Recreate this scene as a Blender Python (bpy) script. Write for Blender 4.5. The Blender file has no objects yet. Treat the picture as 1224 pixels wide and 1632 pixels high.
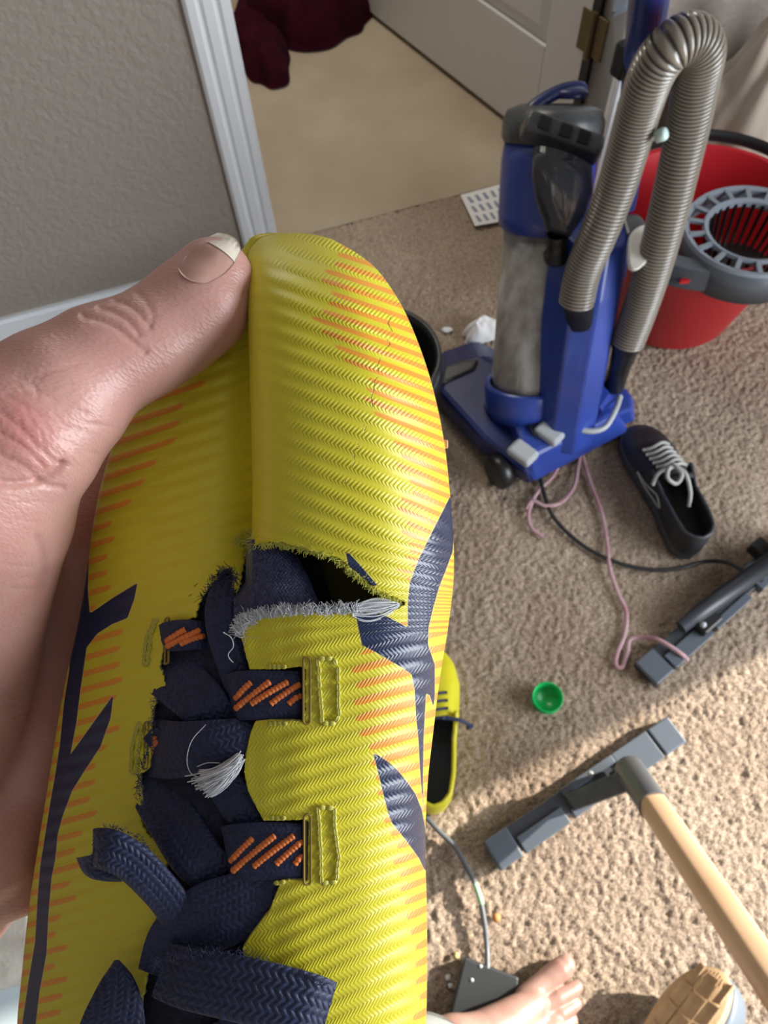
import bpy, math
import numpy as np
from mathutils import Matrix, Vector
rng = np.random.default_rng(7)
S = bpy.context.scene
COL = S.collection

# ------------------------------------------------------------------ camera
H = 1.35; F = 1180.0; CX, CY = 612.0, 816.0
_dx, _dy = 655 - CX, 1440 - CY
TH = math.atan(math.hypot(_dx, _dy) / F); ROLL = math.atan2(_dx, _dy)
FWD = np.array([0, math.sin(TH), -math.cos(TH)])
_R = np.array([1., 0, 0]); _U = np.array([0, math.cos(TH), math.sin(TH)])
RT = math.cos(ROLL) * _R - math.sin(ROLL) * _U
UP = math.sin(ROLL) * _R + math.cos(ROLL) * _U
cam = bpy.data.cameras.new('camera'); camo = bpy.data.objects.new('camera', cam); COL.objects.link(camo)
cam.sensor_fit = 'VERTICAL'; cam.sensor_height = 36; cam.lens = 36 * F / 1632
cam.clip_start = .01; cam.clip_end = 50
m = Matrix.Identity(4)
for i in range(3):
    m[i][0] = RT[i]; m[i][1] = UP[i]; m[i][2] = -FWD[i]
m[0][3], m[1][3], m[2][3] = 0, 0, H
camo.matrix_world = m
cam.dof.use_dof = True; cam.dof.focus_distance = .165; cam.dof.aperture_fstop = 38
S.camera = camo
# ------------------------------------------------------------------ light
S.view_settings.view_transform = 'Standard'; S.view_settings.look = 'None'
S.view_settings.gamma = 1; S.view_settings.use_curve_mapping = False
S.view_settings.exposure = 0.55
w = bpy.data.worlds.new('daylight'); S.world = w; w.use_nodes = True
w.node_tree.nodes['Background'].inputs[0].default_value = (.80, .90, 1, 1)
w.node_tree.nodes['Background'].inputs[1].default_value = .20
SUN_AZ = math.radians(13); SUN_EL = math.radians(25)
sun = bpy.data.lights.new('sun', 'SUN'); sun.energy = 8.0; sun.angle = math.radians(.9); sun.color = (1, .92, .80)
suno = bpy.data.objects.new('sun', sun); COL.objects.link(suno)
sd = Vector((math.cos(SUN_EL) * math.cos(SUN_AZ), math.cos(SUN_EL) * math.sin(SUN_AZ), math.sin(SUN_EL)))
suno.rotation_euler = sd.to_track_quat('Z', 'Y').to_euler(); suno.location = (3, 1, 2)
def area(name, loc, target, sx, sy, power, color):
    l = bpy.data.lights.new(name, 'AREA'); l.shape = 'RECTANGLE'; l.size = sx; l.size_y = sy; l.energy = power; l.color = color
    o = bpy.data.objects.new(name, l); COL.objects.link(o); o.location = loc
    o.rotation_euler = (Vector(target) - Vector(loc)).to_track_quat('-Z', 'Y').to_euler(); return o
area('window_daylight', (1.96, -.22, 1.02), (0, -.15, 1.0), 1.5, 1.35, 54, (.90, .95, 1))
area('hall_fill_light', (-.3, 2.5, 2.3), (-.1, 2.3, 0), .7, .7, 17, (1, .93, .82))  # added fill lamp that brightens the hall; no fixture known there

# ------------------------------------------------------------------ helpers
def P(px, py, z=0.):
    v = (px - CX) * RT - (py - CY) * UP + F * FWD
    return np.array([0, 0, H]) + (z - H) / v[2] * v
def PD(px, py, dep):
    px = np.asarray(px, float); py = np.asarray(py, float); dep = np.asarray(dep, float)
    v = (px[..., None] - CX) / F * RT - (py[..., None] - CY) / F * UP + FWD
    return np.array([0, 0, H]) + dep[..., None] * v
def proj(V):
    q = V - np.array([0, 0, H]); wz = q @ FWD
    return CX + F * (q @ RT) / wz, CY - F * (q @ UP) / wz
WL = {}
def tag(o, label=None, cat=None, group=None, kind=None):
    if label: o['label'] = label
    if cat: o['category'] = cat
    if group: o['group'] = group
    if kind: o['kind'] = kind
    return o
def thing(name, label, cat, loc, group=None):
    o = bpy.data.objects.new(name, None); COL.objects.link(o); o.location = tuple(loc); o.empty_display_size = .02
    WL[o] = np.array(loc, float); tag(o, label, cat, group); return o
def finish(name, me, mat, parent, org):
    o = bpy.data.objects.new(name, me); COL.objects.link(o)
    for mm in (mat if isinstance(mat, (list, tuple)) else [mat]): me.materials.append(mm)
    if parent is not None:
        o.parent = parent; o.location = tuple(org - WL[parent])
    else: o.location = tuple(org)
    WL[o] = org; return o
def mesh(name, V, Fc, mat, parent=None, smooth=True, attrs=None, label=None, cat=None, kind=None, group=None, bevel=0, base=False, sharp=None):
    V = np.asarray(V, float).reshape(-1, 3)
    org = V.mean(0) if len(V) else np.zeros(3)
    if base: org = np.array([org[0], org[1], V[:, 2].min()])
    me = bpy.data.meshes.new(name)
    if isinstance(Fc, np.ndarray):
        n, k = Fc.shape
        me.vertices.add(len(V)); me.vertices.foreach_set('co', (V - org).astype(np.float32).ravel())
        me.loops.add(n * k); me.loops.foreach_set('vertex_index', Fc.astype(np.int32).ravel())
        me.polygons.add(n); me.polygons.foreach_set('loop_start', np.arange(0, n * k, k, dtype=np.int32))
        me.update(calc_edges=True)
    else:
        me.from_pydata([tuple(v) for v in (V - org)], [], [tuple(int(i) for i in f) for f in Fc])
    me.polygons.foreach_set('use_smooth', [smooth] * len(me.polygons))
    if attrs:
        for k, a in attrs.items():
            at = me.attributes.new(k, 'FLOAT', 'POINT'); at.data.foreach_set('value', np.asarray(a, np.float32).ravel())
    me.update()
    o = finish(name, me, mat, parent, org)
    if bevel:
        b = o.modifiers.new('bevel', 'BEVEL'); b.width = bevel; b.segments = 2; b.limit_method = 'ANGLE'; b.angle_limit = math.radians(35)
    if sharp is not None and smooth:
        try: me.set_sharp_from_angle(angle=math.radians(sharp))
        except Exception: pass
    tag(o, label, cat, group, kind); return o
def root_tag(o, label, cat, group=None): return tag(o, label, cat, group)
class G:
    def __init__(s): s.V = []; s.F = []; s.n = 0
    def add(s, V, Fc):
        V = np.asarray(V, float).reshape(-1, 3)
        s.V.append(V); s.F += [tuple(int(i) + s.n for i in f) for f in Fc]; s.n += len(V); return s
    def make(s, name, mat, parent=None, **k): return mesh(name, np.concatenate(s.V), s.F, mat, parent, **k)
def grid_faces(nu, nv, cu=False, cv=False):
    i = np.arange(nu if cu else nu - 1); j = np.arange(nv if cv else nv - 1)
    I, J = np.meshgrid(i, j, indexing='ij'); I2 = (I + 1) % nu; J2 = (J + 1) % nv
    return np.stack([I * nv + J, I * nv + J2, I2 * nv + J2, I2 * nv + J], -1).reshape(-1, 4)
def nrm(v): v = np.asarray(v, float); return v / (np.linalg.norm(v) + 1e-12)
def catmull(Pn, n, closed=False):
    Pn = np.asarray(Pn, float); k = len(Pn)
    t = np.linspace(0, k if closed else k - 1, n, endpoint=not closed)
    i = np.minimum(np.floor(t).astype(int), (k - 1) if closed else k - 2); f = (t - i)
    def g(j):
        if closed: return Pn[j % k]
        return np.where(((j < 0))[..., None], 2 * Pn[0] - Pn[1], np.where((j > k - 1)[..., None], 2 * Pn[-1] - Pn[-2], Pn[np.clip(j, 0, k - 1)]))
    sh = (slice(None),) + (None,) * (Pn.ndim - 1)
    f = f[sh]
    if Pn.ndim == 2:
        a, b, c, d = g(i - 1), g(i), g(i + 1), g(i + 2)
    else:
        flat = Pn.reshape(k, -1); out = catmull(flat, n, closed); return out.reshape((n,) + Pn.shape[1:])
    return .5 * ((2 * b) + (-a + c) * f + (2 * a - 5 * b + 4 * c - d) * f * f + (-a + 3 * b - 3 * c + d) * f ** 3)
def tube(path, r, n=10, closed=False, caps=True, flat=1.0, upv=None):
    path = np.asarray(path, float); k = len(path); r = np.broadcast_to(np.asarray(r, float), (k,))
    T = np.gradient(path, axis=0) if not closed else np.roll(path, -1, 0) - np.roll(path, 1, 0)
    T /= np.linalg.norm(T, axis=1)[:, None] + 1e-12
    u = upv if upv is not None else (np.array([0, 0, 1.]) if abs(T[0][2]) < .9 else np.array([1., 0, 0]))
    N = []; a = nrm(np.cross(T[0], np.cross(u, T[0])))
    for i in range(k):
        a = nrm(a - T[i] * (a @ T[i])); N.append(a)
    N = np.array(N); B = np.cross(T, N)
    an = np.linspace(0, 2 * math.pi, n, endpoint=False)
    V = path[:, None] + r[:, None, None] * (flat * np.cos(an)[None, :, None] * N[:, None] + np.sin(an)[None, :, None] * B[:, None])
    Fc = [tuple(f) for f in grid_faces(k, n, closed, True)]
    if caps and not closed: Fc += [tuple(range(n)), tuple(range((k - 1) * n, k * n))[::-1]]
    return V.reshape(-1, 3), Fc
def box(c, s, ax=None):
    c = np.asarray(c, float); s = np.asarray(s, float) / 2
    A = np.eye(3) if ax is None else np.array(ax, float)
    V = [c + (A[0] * s[0] * i + A[1] * s[1] * j + A[2] * s[2] * k) for i in (-1, 1) for j in (-1, 1) for k in (-1, 1)]
    return V, [(0, 1, 3, 2), (4, 6, 7, 5), (0, 4, 5, 1), (2, 3, 7, 6), (0, 2, 6, 4), (1, 5, 7, 3)]
def prism(poly, dvec):
    poly = np.asarray(poly, float); k = len(poly); V = np.concatenate([poly, poly + dvec])
    return V, [tuple(range(k))[::-1], tuple(range(k, 2 * k))] + [(i, (i + 1) % k, k + (i + 1) % k, k + i) for i in range(k)]
def loft(rings, caps=True, closed=True):
    R = np.asarray(rings, float); a, b = R.shape[:2]
    Fc = [tuple(f) for f in grid_faces(a, b, False, closed)]
    if caps: Fc += [tuple(range(b))[::-1], tuple(range((a - 1) * b, a * b))]
    return R.reshape(-1, 3), Fc
def lathe(prof, c, axis=(0, 0, 1), n=40, caps=False):
    ax = nrm(axis); u = nrm(np.cross(ax, [0.3, 1, 0.1])); v = np.cross(ax, u); c = np.asarray(c, float)
    an = np.linspace(0, 2 * math.pi, n, endpoint=False)
    R = [c + ax * z + r * (np.cos(an)[:, None] * u + np.sin(an)[:, None] * v) for r, z in prof]
    return loft(R, caps)
def rot(az): c, s = math.cos(az), math.sin(az); return np.array([[c, s, 0], [-s, c, 0], [0, 0, 1]])
def sstep(a, b, x): t = np.clip((x - a) / (b - a), 0, 1); return t * t * (3 - 2 * t)
def vnoise(X, Y, seed=0):
    r = np.random.default_rng(seed).random((256, 256))
    xi = np.floor(X).astype(int); yi = np.floor(Y).astype(int); fx = X - xi; fy = Y - yi
    fx = fx * fx * (3 - 2 * fx); fy = fy * fy * (3 - 2 * fy); g = lambda a, b: r[a % 256, b % 256]
    return (g(xi, yi) * (1 - fx) + g(xi + 1, yi) * fx) * (1 - fy) + (g(xi, yi + 1) * (1 - fx) + g(xi + 1, yi + 1) * fx) * fy
def fbm(X, Y, seed=0, o=4):
    s = 0; a = .5
    for i in range(o): s = s + a * vnoise(X * 2 ** i, Y * 2 ** i, seed + i); a *= .5
    return s
def pip(poly, X, Y):
    poly = np.asarray(poly, float); ins = np.zeros(X.shape, bool); n = len(poly)
    for i in range(n):
        x1, y1 = poly[i]; x2, y2 = poly[(i + 1) % n]
        c = ((y1 > Y) != (y2 > Y)) & (X < (x2 - x1) * (Y - y1) / (y2 - y1 + 1e-12) + x1); ins ^= c
    return ins
def pdist(poly, X, Y, closed=True, near=False):
    poly = np.asarray(poly, float); n = len(poly); D = np.full(X.shape, 1e9); NX = np.zeros(X.shape); NY = np.zeros(X.shape)
    for i in range(n if closed else n - 1):
        a = poly[i]; b = poly[(i + 1) % n]; d = b - a; t = np.clip(((X - a[0]) * d[0] + (Y - a[1]) * d[1]) / (d @ d + 1e-12), 0, 1)
        qx = a[0] + t * d[0]; qy = a[1] + t * d[1]; q = np.hypot(X - qx, Y - qy); mk = q < D
        D = np.where(mk, q, D); NX = np.where(mk, qx, NX); NY = np.where(mk, qy, NY)
    return (D, NX, NY) if near else D

# ------------------------------------------------------------------ materials
def nodes(name):
    m = bpy.data.materials.new(name); m.use_nodes = True; t = m.node_tree; b = t.nodes['Principled BSDF']
    def N(ty, **k):
        n = t.nodes.new(ty)
        for a, v in k.items(): setattr(n, a, v)
        return n
    return m, t, b, N, t.links.new
def mat(name, col, rough=.6, metal=0, bump=None, var=None, sss=0, trans=0, spec=.5, alpha=1, coat=0, sheen=0, streak=None):
    m, t, b, N, L = nodes(name)
    b.inputs['Base Color'].default_value = (*col, 1); b.inputs['Roughness'].default_value = rough
    b.inputs['Metallic'].default_value = metal; b.inputs['Specular IOR Level'].default_value = spec
    b.inputs['Alpha'].default_value = alpha; b.inputs['Coat Weight'].default_value = coat; b.inputs['Sheen Weight'].default_value = sheen
    b.inputs['Transmission Weight'].default_value = trans
    if sss:
        b.inputs['Subsurface Weight'].default_value = sss; b.inputs['Subsurface Radius'].default_value = (.010, .003, .0015); b.inputs['Subsurface Scale'].default_value = 1
    tc = N('ShaderNodeTexCoord'); src = tc.outputs['Object']
    if streak:
        mp = N('ShaderNodeMapping'); mp.inputs['Scale'].default_value = streak; L(src, mp.inputs[0]); src = mp.outputs[0]
    if var:
        sc, c2 = var; nz = N('ShaderNodeTexNoise'); nz.inputs['Scale'].default_value = sc; nz.inputs['Detail'].default_value = 5
        L(src, nz.inputs['Vector']); rp = N('ShaderNodeValToRGB'); rp.color_ramp.elements[0].position = .35; rp.color_ramp.elements[1].position = .65
        rp.color_ramp.elements[0].color = (*col, 1); rp.color_ramp.elements[1].color = (*c2, 1); L(nz.outputs['Fac'], rp.inputs[0]); L(rp.outputs[0], b.inputs['Base Color'])
    if bump:
        sc, st, di = bump; nz = N('ShaderNodeTexNoise'); nz.inputs['Scale'].default_value = sc; nz.inputs['Detail'].default_value = 4
        L(src, nz.inputs['Vector']); bp = N('ShaderNodeBump'); bp.inputs['Strength'].default_value = st; bp.inputs['Distance'].default_value = di
        L(nz.outputs['Fac'], bp.inputs['Height']); L(bp.outputs[0], b.inputs['Normal'])
    return m
M = {}
def boot_material():
    m, t, b, N, L = nodes('yellow_knit_print')
    def at(n): a = N('ShaderNodeAttribute'); a.attribute_name = n; return a.outputs['Fac']
    def ma(op, a, b_=None, c=None, clamp=False):
        n = N('ShaderNodeMath'); n.operation = op; n.use_clamp = clamp
        for i, x in enumerate((a, b_, c)):
            if x is None: continue
            if isinstance(x, (int, float)): n.inputs[i].default_value = x
            else: L(x, n.inputs[i])
        return n.outputs[0]
    def mix(f, a, c):
        n = N('ShaderNodeMix'); n.data_type = 'RGBA'; L(f, n.inputs[0])
        for i, x in ((6, a), (7, c)):
            if isinstance(x, tuple): n.inputs[i].default_value = (*x, 1)
            else: L(x, n.inputs[i])
        return n.outputs[2]
    navy, orn, oreg, px, rib, crack = at('navy'), at('orn'), at('oreg'), at('px'), at('rib'), at('crack')
    # orange stripes
    st = ma('SINE', ma('MULTIPLY', orn, 2 * math.pi))
    tp = ma('MINIMUM', ma('MULTIPLY_ADD', oreg, .07, -.7), .28)
    sm = ma('ADD', ma('MULTIPLY', st, 2.0), tp, clamp=True)
    rm = ma('MULTIPLY_ADD', oreg, .25, .5, True)
    f_or = ma('MULTIPLY', sm, rm)
    nz = N('ShaderNodeTexNoise'); nz.inputs['Scale'].default_value = 60; nz.inputs['Detail'].default_value = 3
    tc = N('ShaderNodeTexCoord'); L(tc.outputs['Object'], nz.inputs['Vector'])
    yel = mix(nz.outputs['Fac'], (.77, .68, .032), (.70, .63, .042))
    c = mix(ma('MULTIPLY', f_or, .80), yel, (.90, .27, .045))
    f_rim = ma('SUBTRACT', 1.0, ma('ABSOLUTE', ma('MULTIPLY', ma('ADD', navy, -.6), 1.1)), clamp=True)
    c = mix(ma('MULTIPLY', f_rim, .6), c, (.80, .60, .30))
    f_nv = ma('MULTIPLY_ADD', navy, -1.2, .5, True)
    c = mix(f_nv, c, (.020, .033, .085))
    f_ck = ma('MULTIPLY_ADD', crack, -1.0, 1.2, True)
    c = mix(f_ck, c, (.12, .06, .01))
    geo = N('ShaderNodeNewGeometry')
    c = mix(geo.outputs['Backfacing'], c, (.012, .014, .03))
    L(c, b.inputs['Base Color'])
    rr = mix(f_nv, (.38, .38, .38), (.27, .27, .27)); L(rr, b.inputs['Roughness'])
    b.inputs['Specular IOR Level'].default_value = .5
    # zigzag knit strokes
    tri = ma('PINGPONG', rib, .5)
    ph = ma('ADD', ma('DIVIDE', px, 6.3), ma('MULTIPLY', tri, 3.2))
    s1 = ma('SINE', ma('MULTIPLY', ph, 2 * math.pi))
    env = at('strk')
    hgt = ma('MULTIPLY', s1, env)
    n2 = N('ShaderNodeTexNoise'); n2.inputs['Scale'].default_value = 2500; n2.inputs['Detail'].default_value = 2; L(tc.outputs['Object'], n2.inputs['Vector'])
    hgt = ma('ADD', hgt, ma('MULTIPLY', n2.outputs['Fac'], .5))
    hgt = ma('SUBTRACT', hgt, ma('MULTIPLY', f_ck, 2.0))
    bp = N('ShaderNodeBump'); bp.inputs['Strength'].default_value = .75; bp.inputs['Distance'].default_value = .000085
    L(hgt, bp.inputs['Height']); L(bp.outputs[0], b.inputs['Normal'])
    return m
M['boot'] = boot_material()
M['cutedge'] = mat('cut_fabric_edge', (.42, .36, .10), .9, bump=(1500, .5, .0003))
M['lace'] = mat('navy_lace', (.009, .015, .052), .55, sheen=.08, bump=(2600, .6, .0002), var=(600, (.018, .028, .095)))
M['laced'] = mat('dark_navy_knit', (.006, .009, .024), .8, bump=(1800, .7, .0003), var=(900, (.018, .022, .055)))
M['orange'] = mat('orange_cord', (.85, .22, .05), .55, bump=(2500, .4, .0002))
M['white_fib'] = mat('white_fibre', (.70, .72, .76), .8, sheen=.3)
M['yel_fib'] = mat('yellow_fibre', (.68, .68, .10), .8, sheen=.3)
M['stitch'] = mat('pale_yellow_stitch', (.56, .52, .08), .4, bump=(2500, .4, .0002))
M['rimtan'] = mat('slot_rim', (.33, .23, .04), .5)
M['slotin'] = mat('slot_inside', (.10, .07, .03), .7)
def skin_mat(name, col, c2, c3):
    m, t, b, N, L = nodes(name)
    tc = N('ShaderNodeTexCoord'); nz = N('ShaderNodeTexNoise'); nz.inputs['Scale'].default_value = 38; nz.inputs['Detail'].default_value = 6
    L(tc.outputs['Object'], nz.inputs['Vector']); rp = N('ShaderNodeValToRGB'); e = rp.color_ramp.elements
    e[0].position = .3; e[0].color = (*col, 1); e[1].position = .75; e[1].color = (*c3, 1); x = e.new(.52); x.color = (*c2, 1)
    L(nz.outputs['Fac'], rp.inputs[0]); L(rp.outputs[0], b.inputs['Base Color'])
    b.inputs['Roughness'].default_value = .38; b.inputs['Subsurface Weight'].default_value = .25
    b.inputs['Subsurface Radius'].default_value = (.006, .002, .001); b.inputs['Subsurface Scale'].default_value = 1
    vo = N('ShaderNodeTexVoronoi'); vo.inputs['Scale'].default_value = 900; mp = N('ShaderNodeMapping'); mp.inputs['Scale'].default_value = (1, 2.2, 1); mp.inputs['Rotation'].default_value = (0, 0, .6)
    L(tc.outputs['Object'], mp.inputs[0]); L(mp.outputs[0], vo.inputs['Vector'])
    n2 = N('ShaderNodeTexNoise'); n2.inputs['Scale'].default_value = 420; n2.inputs['Detail'].default_value = 4; L(mp.outputs[0], n2.inputs['Vector'])
    ad = N('ShaderNodeMath'); ad.operation = 'ADD'; L(vo.outputs['Distance'], ad.inputs[0]); L(n2.outputs['Fac'], ad.inputs[1])
    bp = N('ShaderNodeBump'); bp.inputs['Strength'].default_value = .30; bp.inputs['Distance'].default_value = .0003; L(ad.outputs[0], bp.inputs['Height']); L(bp.outputs[0], b.inputs['Normal'])
    return m
M['skin'] = skin_mat('skin_hand', (.60, .31, .27), (.65, .36, .31), (.60, .25, .22))
M['skinf'] = skin_mat('skin_foot', (.36, .205, .165), (.40, .24, .195), (.37, .185, .15))
M['nail'] = mat('nail', (.62, .34, .28), .22, sss=.2)
M['nailtip'] = mat('nail_tip', (.82, .74, .62), .25)
def carpet_mat():
    m, t, b, N, L = nodes('carpet_pile'); tc = N('ShaderNodeTexCoord')
    def nz(s, d=4):
        n = N('ShaderNodeTexNoise'); n.inputs['Scale'].default_value = s; n.inputs['Detail'].default_value = d; L(tc.outputs['Object'], n.inputs['Vector']); return n.outputs['Fac']
    rp = N('ShaderNodeValToRGB'); e = rp.color_ramp.elements; e[0].position = .36; e[0].color = (.235, .175, .13, 1); e[1].position = .62; e[1].color = (.56, .45, .345, 1)
    L(nz(330, 3), rp.inputs[0])
    r2 = N('ShaderNodeValToRGB'); e = r2.color_ramp.elements; e[0].position = .35; e[0].color = (.80, .76, .74, 1); e[1].position = .65; e[1].color = (1, 1, 1, 1); L(nz(3.5, 3), r2.inputs[0])
    mx = N('ShaderNodeMix'); mx.data_type = 'RGBA'; mx.blend_type = 'MULTIPLY'; mx.inputs[0].default_value = 1; L(rp.outputs[0], mx.inputs[6]); L(r2.outputs[0], mx.inputs[7])
    L(mx.outputs[2], b.inputs['Base Color']); b.inputs['Roughness'].default_value = .95; b.inputs['Specular IOR Level'].default_value = .1; b.inputs['Sheen Weight'].default_value = .2
    bp = N('ShaderNodeBump'); bp.inputs['Strength'].default_value = .8; bp.inputs['Distance'].default_value = .003; L(nz(480, 3), bp.inputs['Height']); L(bp.outputs[0], b.inputs['Normal'])
    return m
M['carpet'] = carpet_mat()
M['hall'] = mat('hall_carpet', (.42, .35, .26), .9, bump=(350, .4, .002), var=(4, (.36, .285, .205)), spec=.2)
M['wall'] = mat('taupe_orange_peel_wall', (.345, .30, .26), .5, bump=(80, .7, .006), spec=.45)
M['wallp'] = mat('plain_wall', (.45, .41, .37), .8)
M['trim'] = mat('white_gloss_trim', (.87, .91, .95), .35)
M['door'] = mat('painted_door', (.66, .65, .64), .45, bump=(60, .05, .002))
M['burg'] = mat('burgundy_fleece', (.040, .003, .010), 1.0, spec=.1, bump=(160, .6, .004), var=(12, (.02, .002, .005)))
M['blue'] = mat('blue_plastic', (.022, .048, .26), .32, var=(9, (.028, .062, .33)), coat=.15)
M['dblue'] = mat('dark_blue_plastic', (.012, .022, .11), .36)
M['black'] = mat('black_plastic', (.012, .012, .013), .38)
M['dgrey'] = mat('dark_grey_plastic', (.05, .055, .06), .35, var=(40, (.08, .085, .09)))
M['smoke'] = mat('smoked_clear_plastic', (.06, .065, .07), .12, trans=.35, alpha=.86, coat=.5)
M['dustcup'] = mat('dusty_clear_cup', (.40, .38, .36), .28, var=(30, (.17, .15, .13)), coat=.5, streak=(1, 1, .3))
M['hose'] = mat('taupe_ribbed_hose', (.25, .22, .185), .30, coat=.4)
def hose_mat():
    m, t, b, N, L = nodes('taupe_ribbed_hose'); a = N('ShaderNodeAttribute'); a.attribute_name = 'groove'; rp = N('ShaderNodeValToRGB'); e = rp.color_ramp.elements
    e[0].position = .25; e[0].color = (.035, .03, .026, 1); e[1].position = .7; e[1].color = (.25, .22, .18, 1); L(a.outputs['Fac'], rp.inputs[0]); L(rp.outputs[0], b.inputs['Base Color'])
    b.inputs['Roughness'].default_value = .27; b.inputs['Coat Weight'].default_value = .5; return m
M['hose'] = hose_mat()
M['lgrey'] = mat('light_grey_plastic', (.40, .43, .45), .4)
M['pale'] = mat('pale_plastic', (.72, .70, .64), .4)
M['red'] = mat('red_bucket', (.50, .014, .020), .38, var=(3, (.42, .010, .018)))
M['bkgrey'] = mat('bucket_grey', (.075, .085, .10), .4)
M['cream'] = mat('cream_cloth', (.56, .49, .40), .9, sheen=.3, bump=(300, .3, .001), var=(10, (.48, .40, .32)))
M['white'] = mat('white_matte', (.76, .76, .76), .7)
M['ink'] = mat('grey_ink', (.25, .28, .36), .8)
M['slate'] = mat('slate_plastic', (.085, .102, .128), .42, bump=(200, .1, .001))
M['dslate'] = mat('dark_slate_plastic', (.035, .04, .05), .4)
M['metal'] = mat('grey_metal', (.20, .215, .225), .35, metal=.6)
M['wood'] = mat('light_wood', (.66, .45, .28), .42, var=(16, (.58, .38, .22)), streak=(1, 1, .12))
M['green'] = mat('green_cap', (.01, .42, .10), .3, sss=.1)
M['cable'] = mat('black_cable', (.02, .02, .022), .45)
M['gcable'] = mat('grey_cable', (.11, .12, .13), .4)
M['tape'] = mat('green_tape', (.33, .55, .33), .5)
M['pink'] = mat('pink_cord', (.50, .34, .36), .6, var=(30, (.42, .20, .24)))
M['snk'] = mat('black_canvas', (.014, .014, .018), .6, bump=(500, .4, .001), var=(30, (.024, .024, .03)))
M['snksole'] = mat('dark_rubber', (.05, .055, .065), .5)
M['snklace'] = mat('grey_lace', (.40, .40, .38), .8, bump=(800, .5, .0006))
M['tan'] = mat('cracked_tan_rubber', (.42, .27, .15), .55, bump=(260, .7, .001), var=(60, (.52, .36, .20)), streak=(1, .3, 1))
M['toeband'] = mat('blue_grey_rubber', (.13, .16, .20), .4, bump=(60, .2, .001))
M['yplain'] = mat('yellow_boot_upper', (.68, .62, .02), .4, bump=(500, .4, .0008))
M['jean'] = mat('grey_trouser', (.34, .36, .34), .9, bump=(700, .5, .0006))
M['brass'] = mat('aged_brass', (.16, .125, .07), .4, metal=.7)
M['crumb'] = mat('orange_crumb', (.55, .24, .08), .8)
M['palesheet'] = mat('pale_blue_sheet', (.62, .74, .80), .8)

# ------------------------------------------------------------------ setting
WD = nrm([.965, .26, 0]); WN = np.array([-WD[1], WD[0], 0])          # back wall direction / normal (away)
W0 = np.array([-.30, 1.39, 0]); W0 = W0 + WD * ((-.147 * W0[1] - W0[0]) / (WD[0] + .147 * WD[1]))   # left side of the doorway at the floor
def wp(a, d, z): return W0 + WD * a + WN * d + np.array([0, 0, z])
def wbox(a0, a1, d0, d1, z0, z1):
    c = (wp(a0, d0, z0) + wp(a1, d1, z1)) / 2; return box(c, (a1 - a0, d1 - d0, z1 - z0), [WD, WN, [0, 0, 1]])
nx, ny = 760, 650
X, Y = np.meshgrid(np.linspace(-1.0, 1.75, nx), np.linspace(-.45, 1.95, ny), indexing='ij')
Zc = .0050 * (np.random.default_rng(5).random(X.shape) - .5) + .0045 * (vnoise(X * 170, Y * 170, 3) - .5) + .002 * (vnoise(X * 45, Y * 45, 9) - .5) - .004
bnd = (X * 0 + W0[1] + .118) + (X - W0[0]) * WD[1] / WD[0]
Yc = np.minimum(Y, bnd + .005); Zc = np.where(Y > bnd, -.012, Zc)
mesh('floor', np.stack([X, Yc, Zc], -1), grid_faces(nx, ny), M['carpet'], kind='structure')
g = G(); g.add([(-3, -2.6, -.012), (4, -2.6, -.012), (4, 4.4, -.012), (-3, 4.4, -.012)], [(0, 1, 2, 3)]); g.make('floor', M['carpet'], kind='structure', smooth=False)
g = G(); g.add([wp(-1.3, .112, -.003), wp(3, .112, -.003), wp(3, 2.8, -.003), wp(-1.3, 2.8, -.003)], [(0, 1, 2, 3)]); g.make('floor_hall', M['hall'], kind='structure', smooth=False)
CW = .083
g = G(); g.add(*wbox(-2.6, -CW + .02, 0, .11, 0, 2.5)); g.add(*wbox(-CW + .02, .825, 0, .11, 2.06, 2.5)); g.add(*wbox(.825, 2.3, 0, .11, 0, 2.5)); g.make('wall_back', M['wall'], kind='structure', smooth=False)
# fluted door casing
def casing(a0, sgn, name):
    prof = [(0, 0), (0, -.010), (.006, -.016), (.020, -.018), (.024, -.013), (.028, -.013), (.034, -.019), (.050, -.020), (.054, -.015), (.058, -.015), (.064, -.021), (.076, -.021), (.082, -.012), (.083, 0)]
    lo = [wp(a0 + sgn * p[0], p[1], 0) for p in prof]; V, Fc = prism(lo, np.array([0, 0, 2.1]))
    return mesh(name, V, Fc, M['trim'], smooth=False, kind='structure')
casing(-CW, 1, 'trim_1')
casing(.825 + CW, -1, 'trim_2')
g = G(); g.add(*wbox(-.012, .0, -.01, .115, 0, 2.06)); g.add(*wbox(.825, .84, -.01, .115, 0, 2.06)); g.make('trim_3', M['trim'], kind='structure', smooth=False)
g = G(); g.add(*wbox(-2.6, -CW, -.016, 0, 0, .075)); g.add(*wbox(-2.6, -CW, -.009, 0, .075, .086)); g.make('baseboard_back', M['trim'], kind='structure', smooth=False)
g = G(); g.add(*wbox(.825 + CW, 2.0, -.016, 0, 0, .08)); g.make('baseboard_right', M['trim'], kind='structure', smooth=False)
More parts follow.
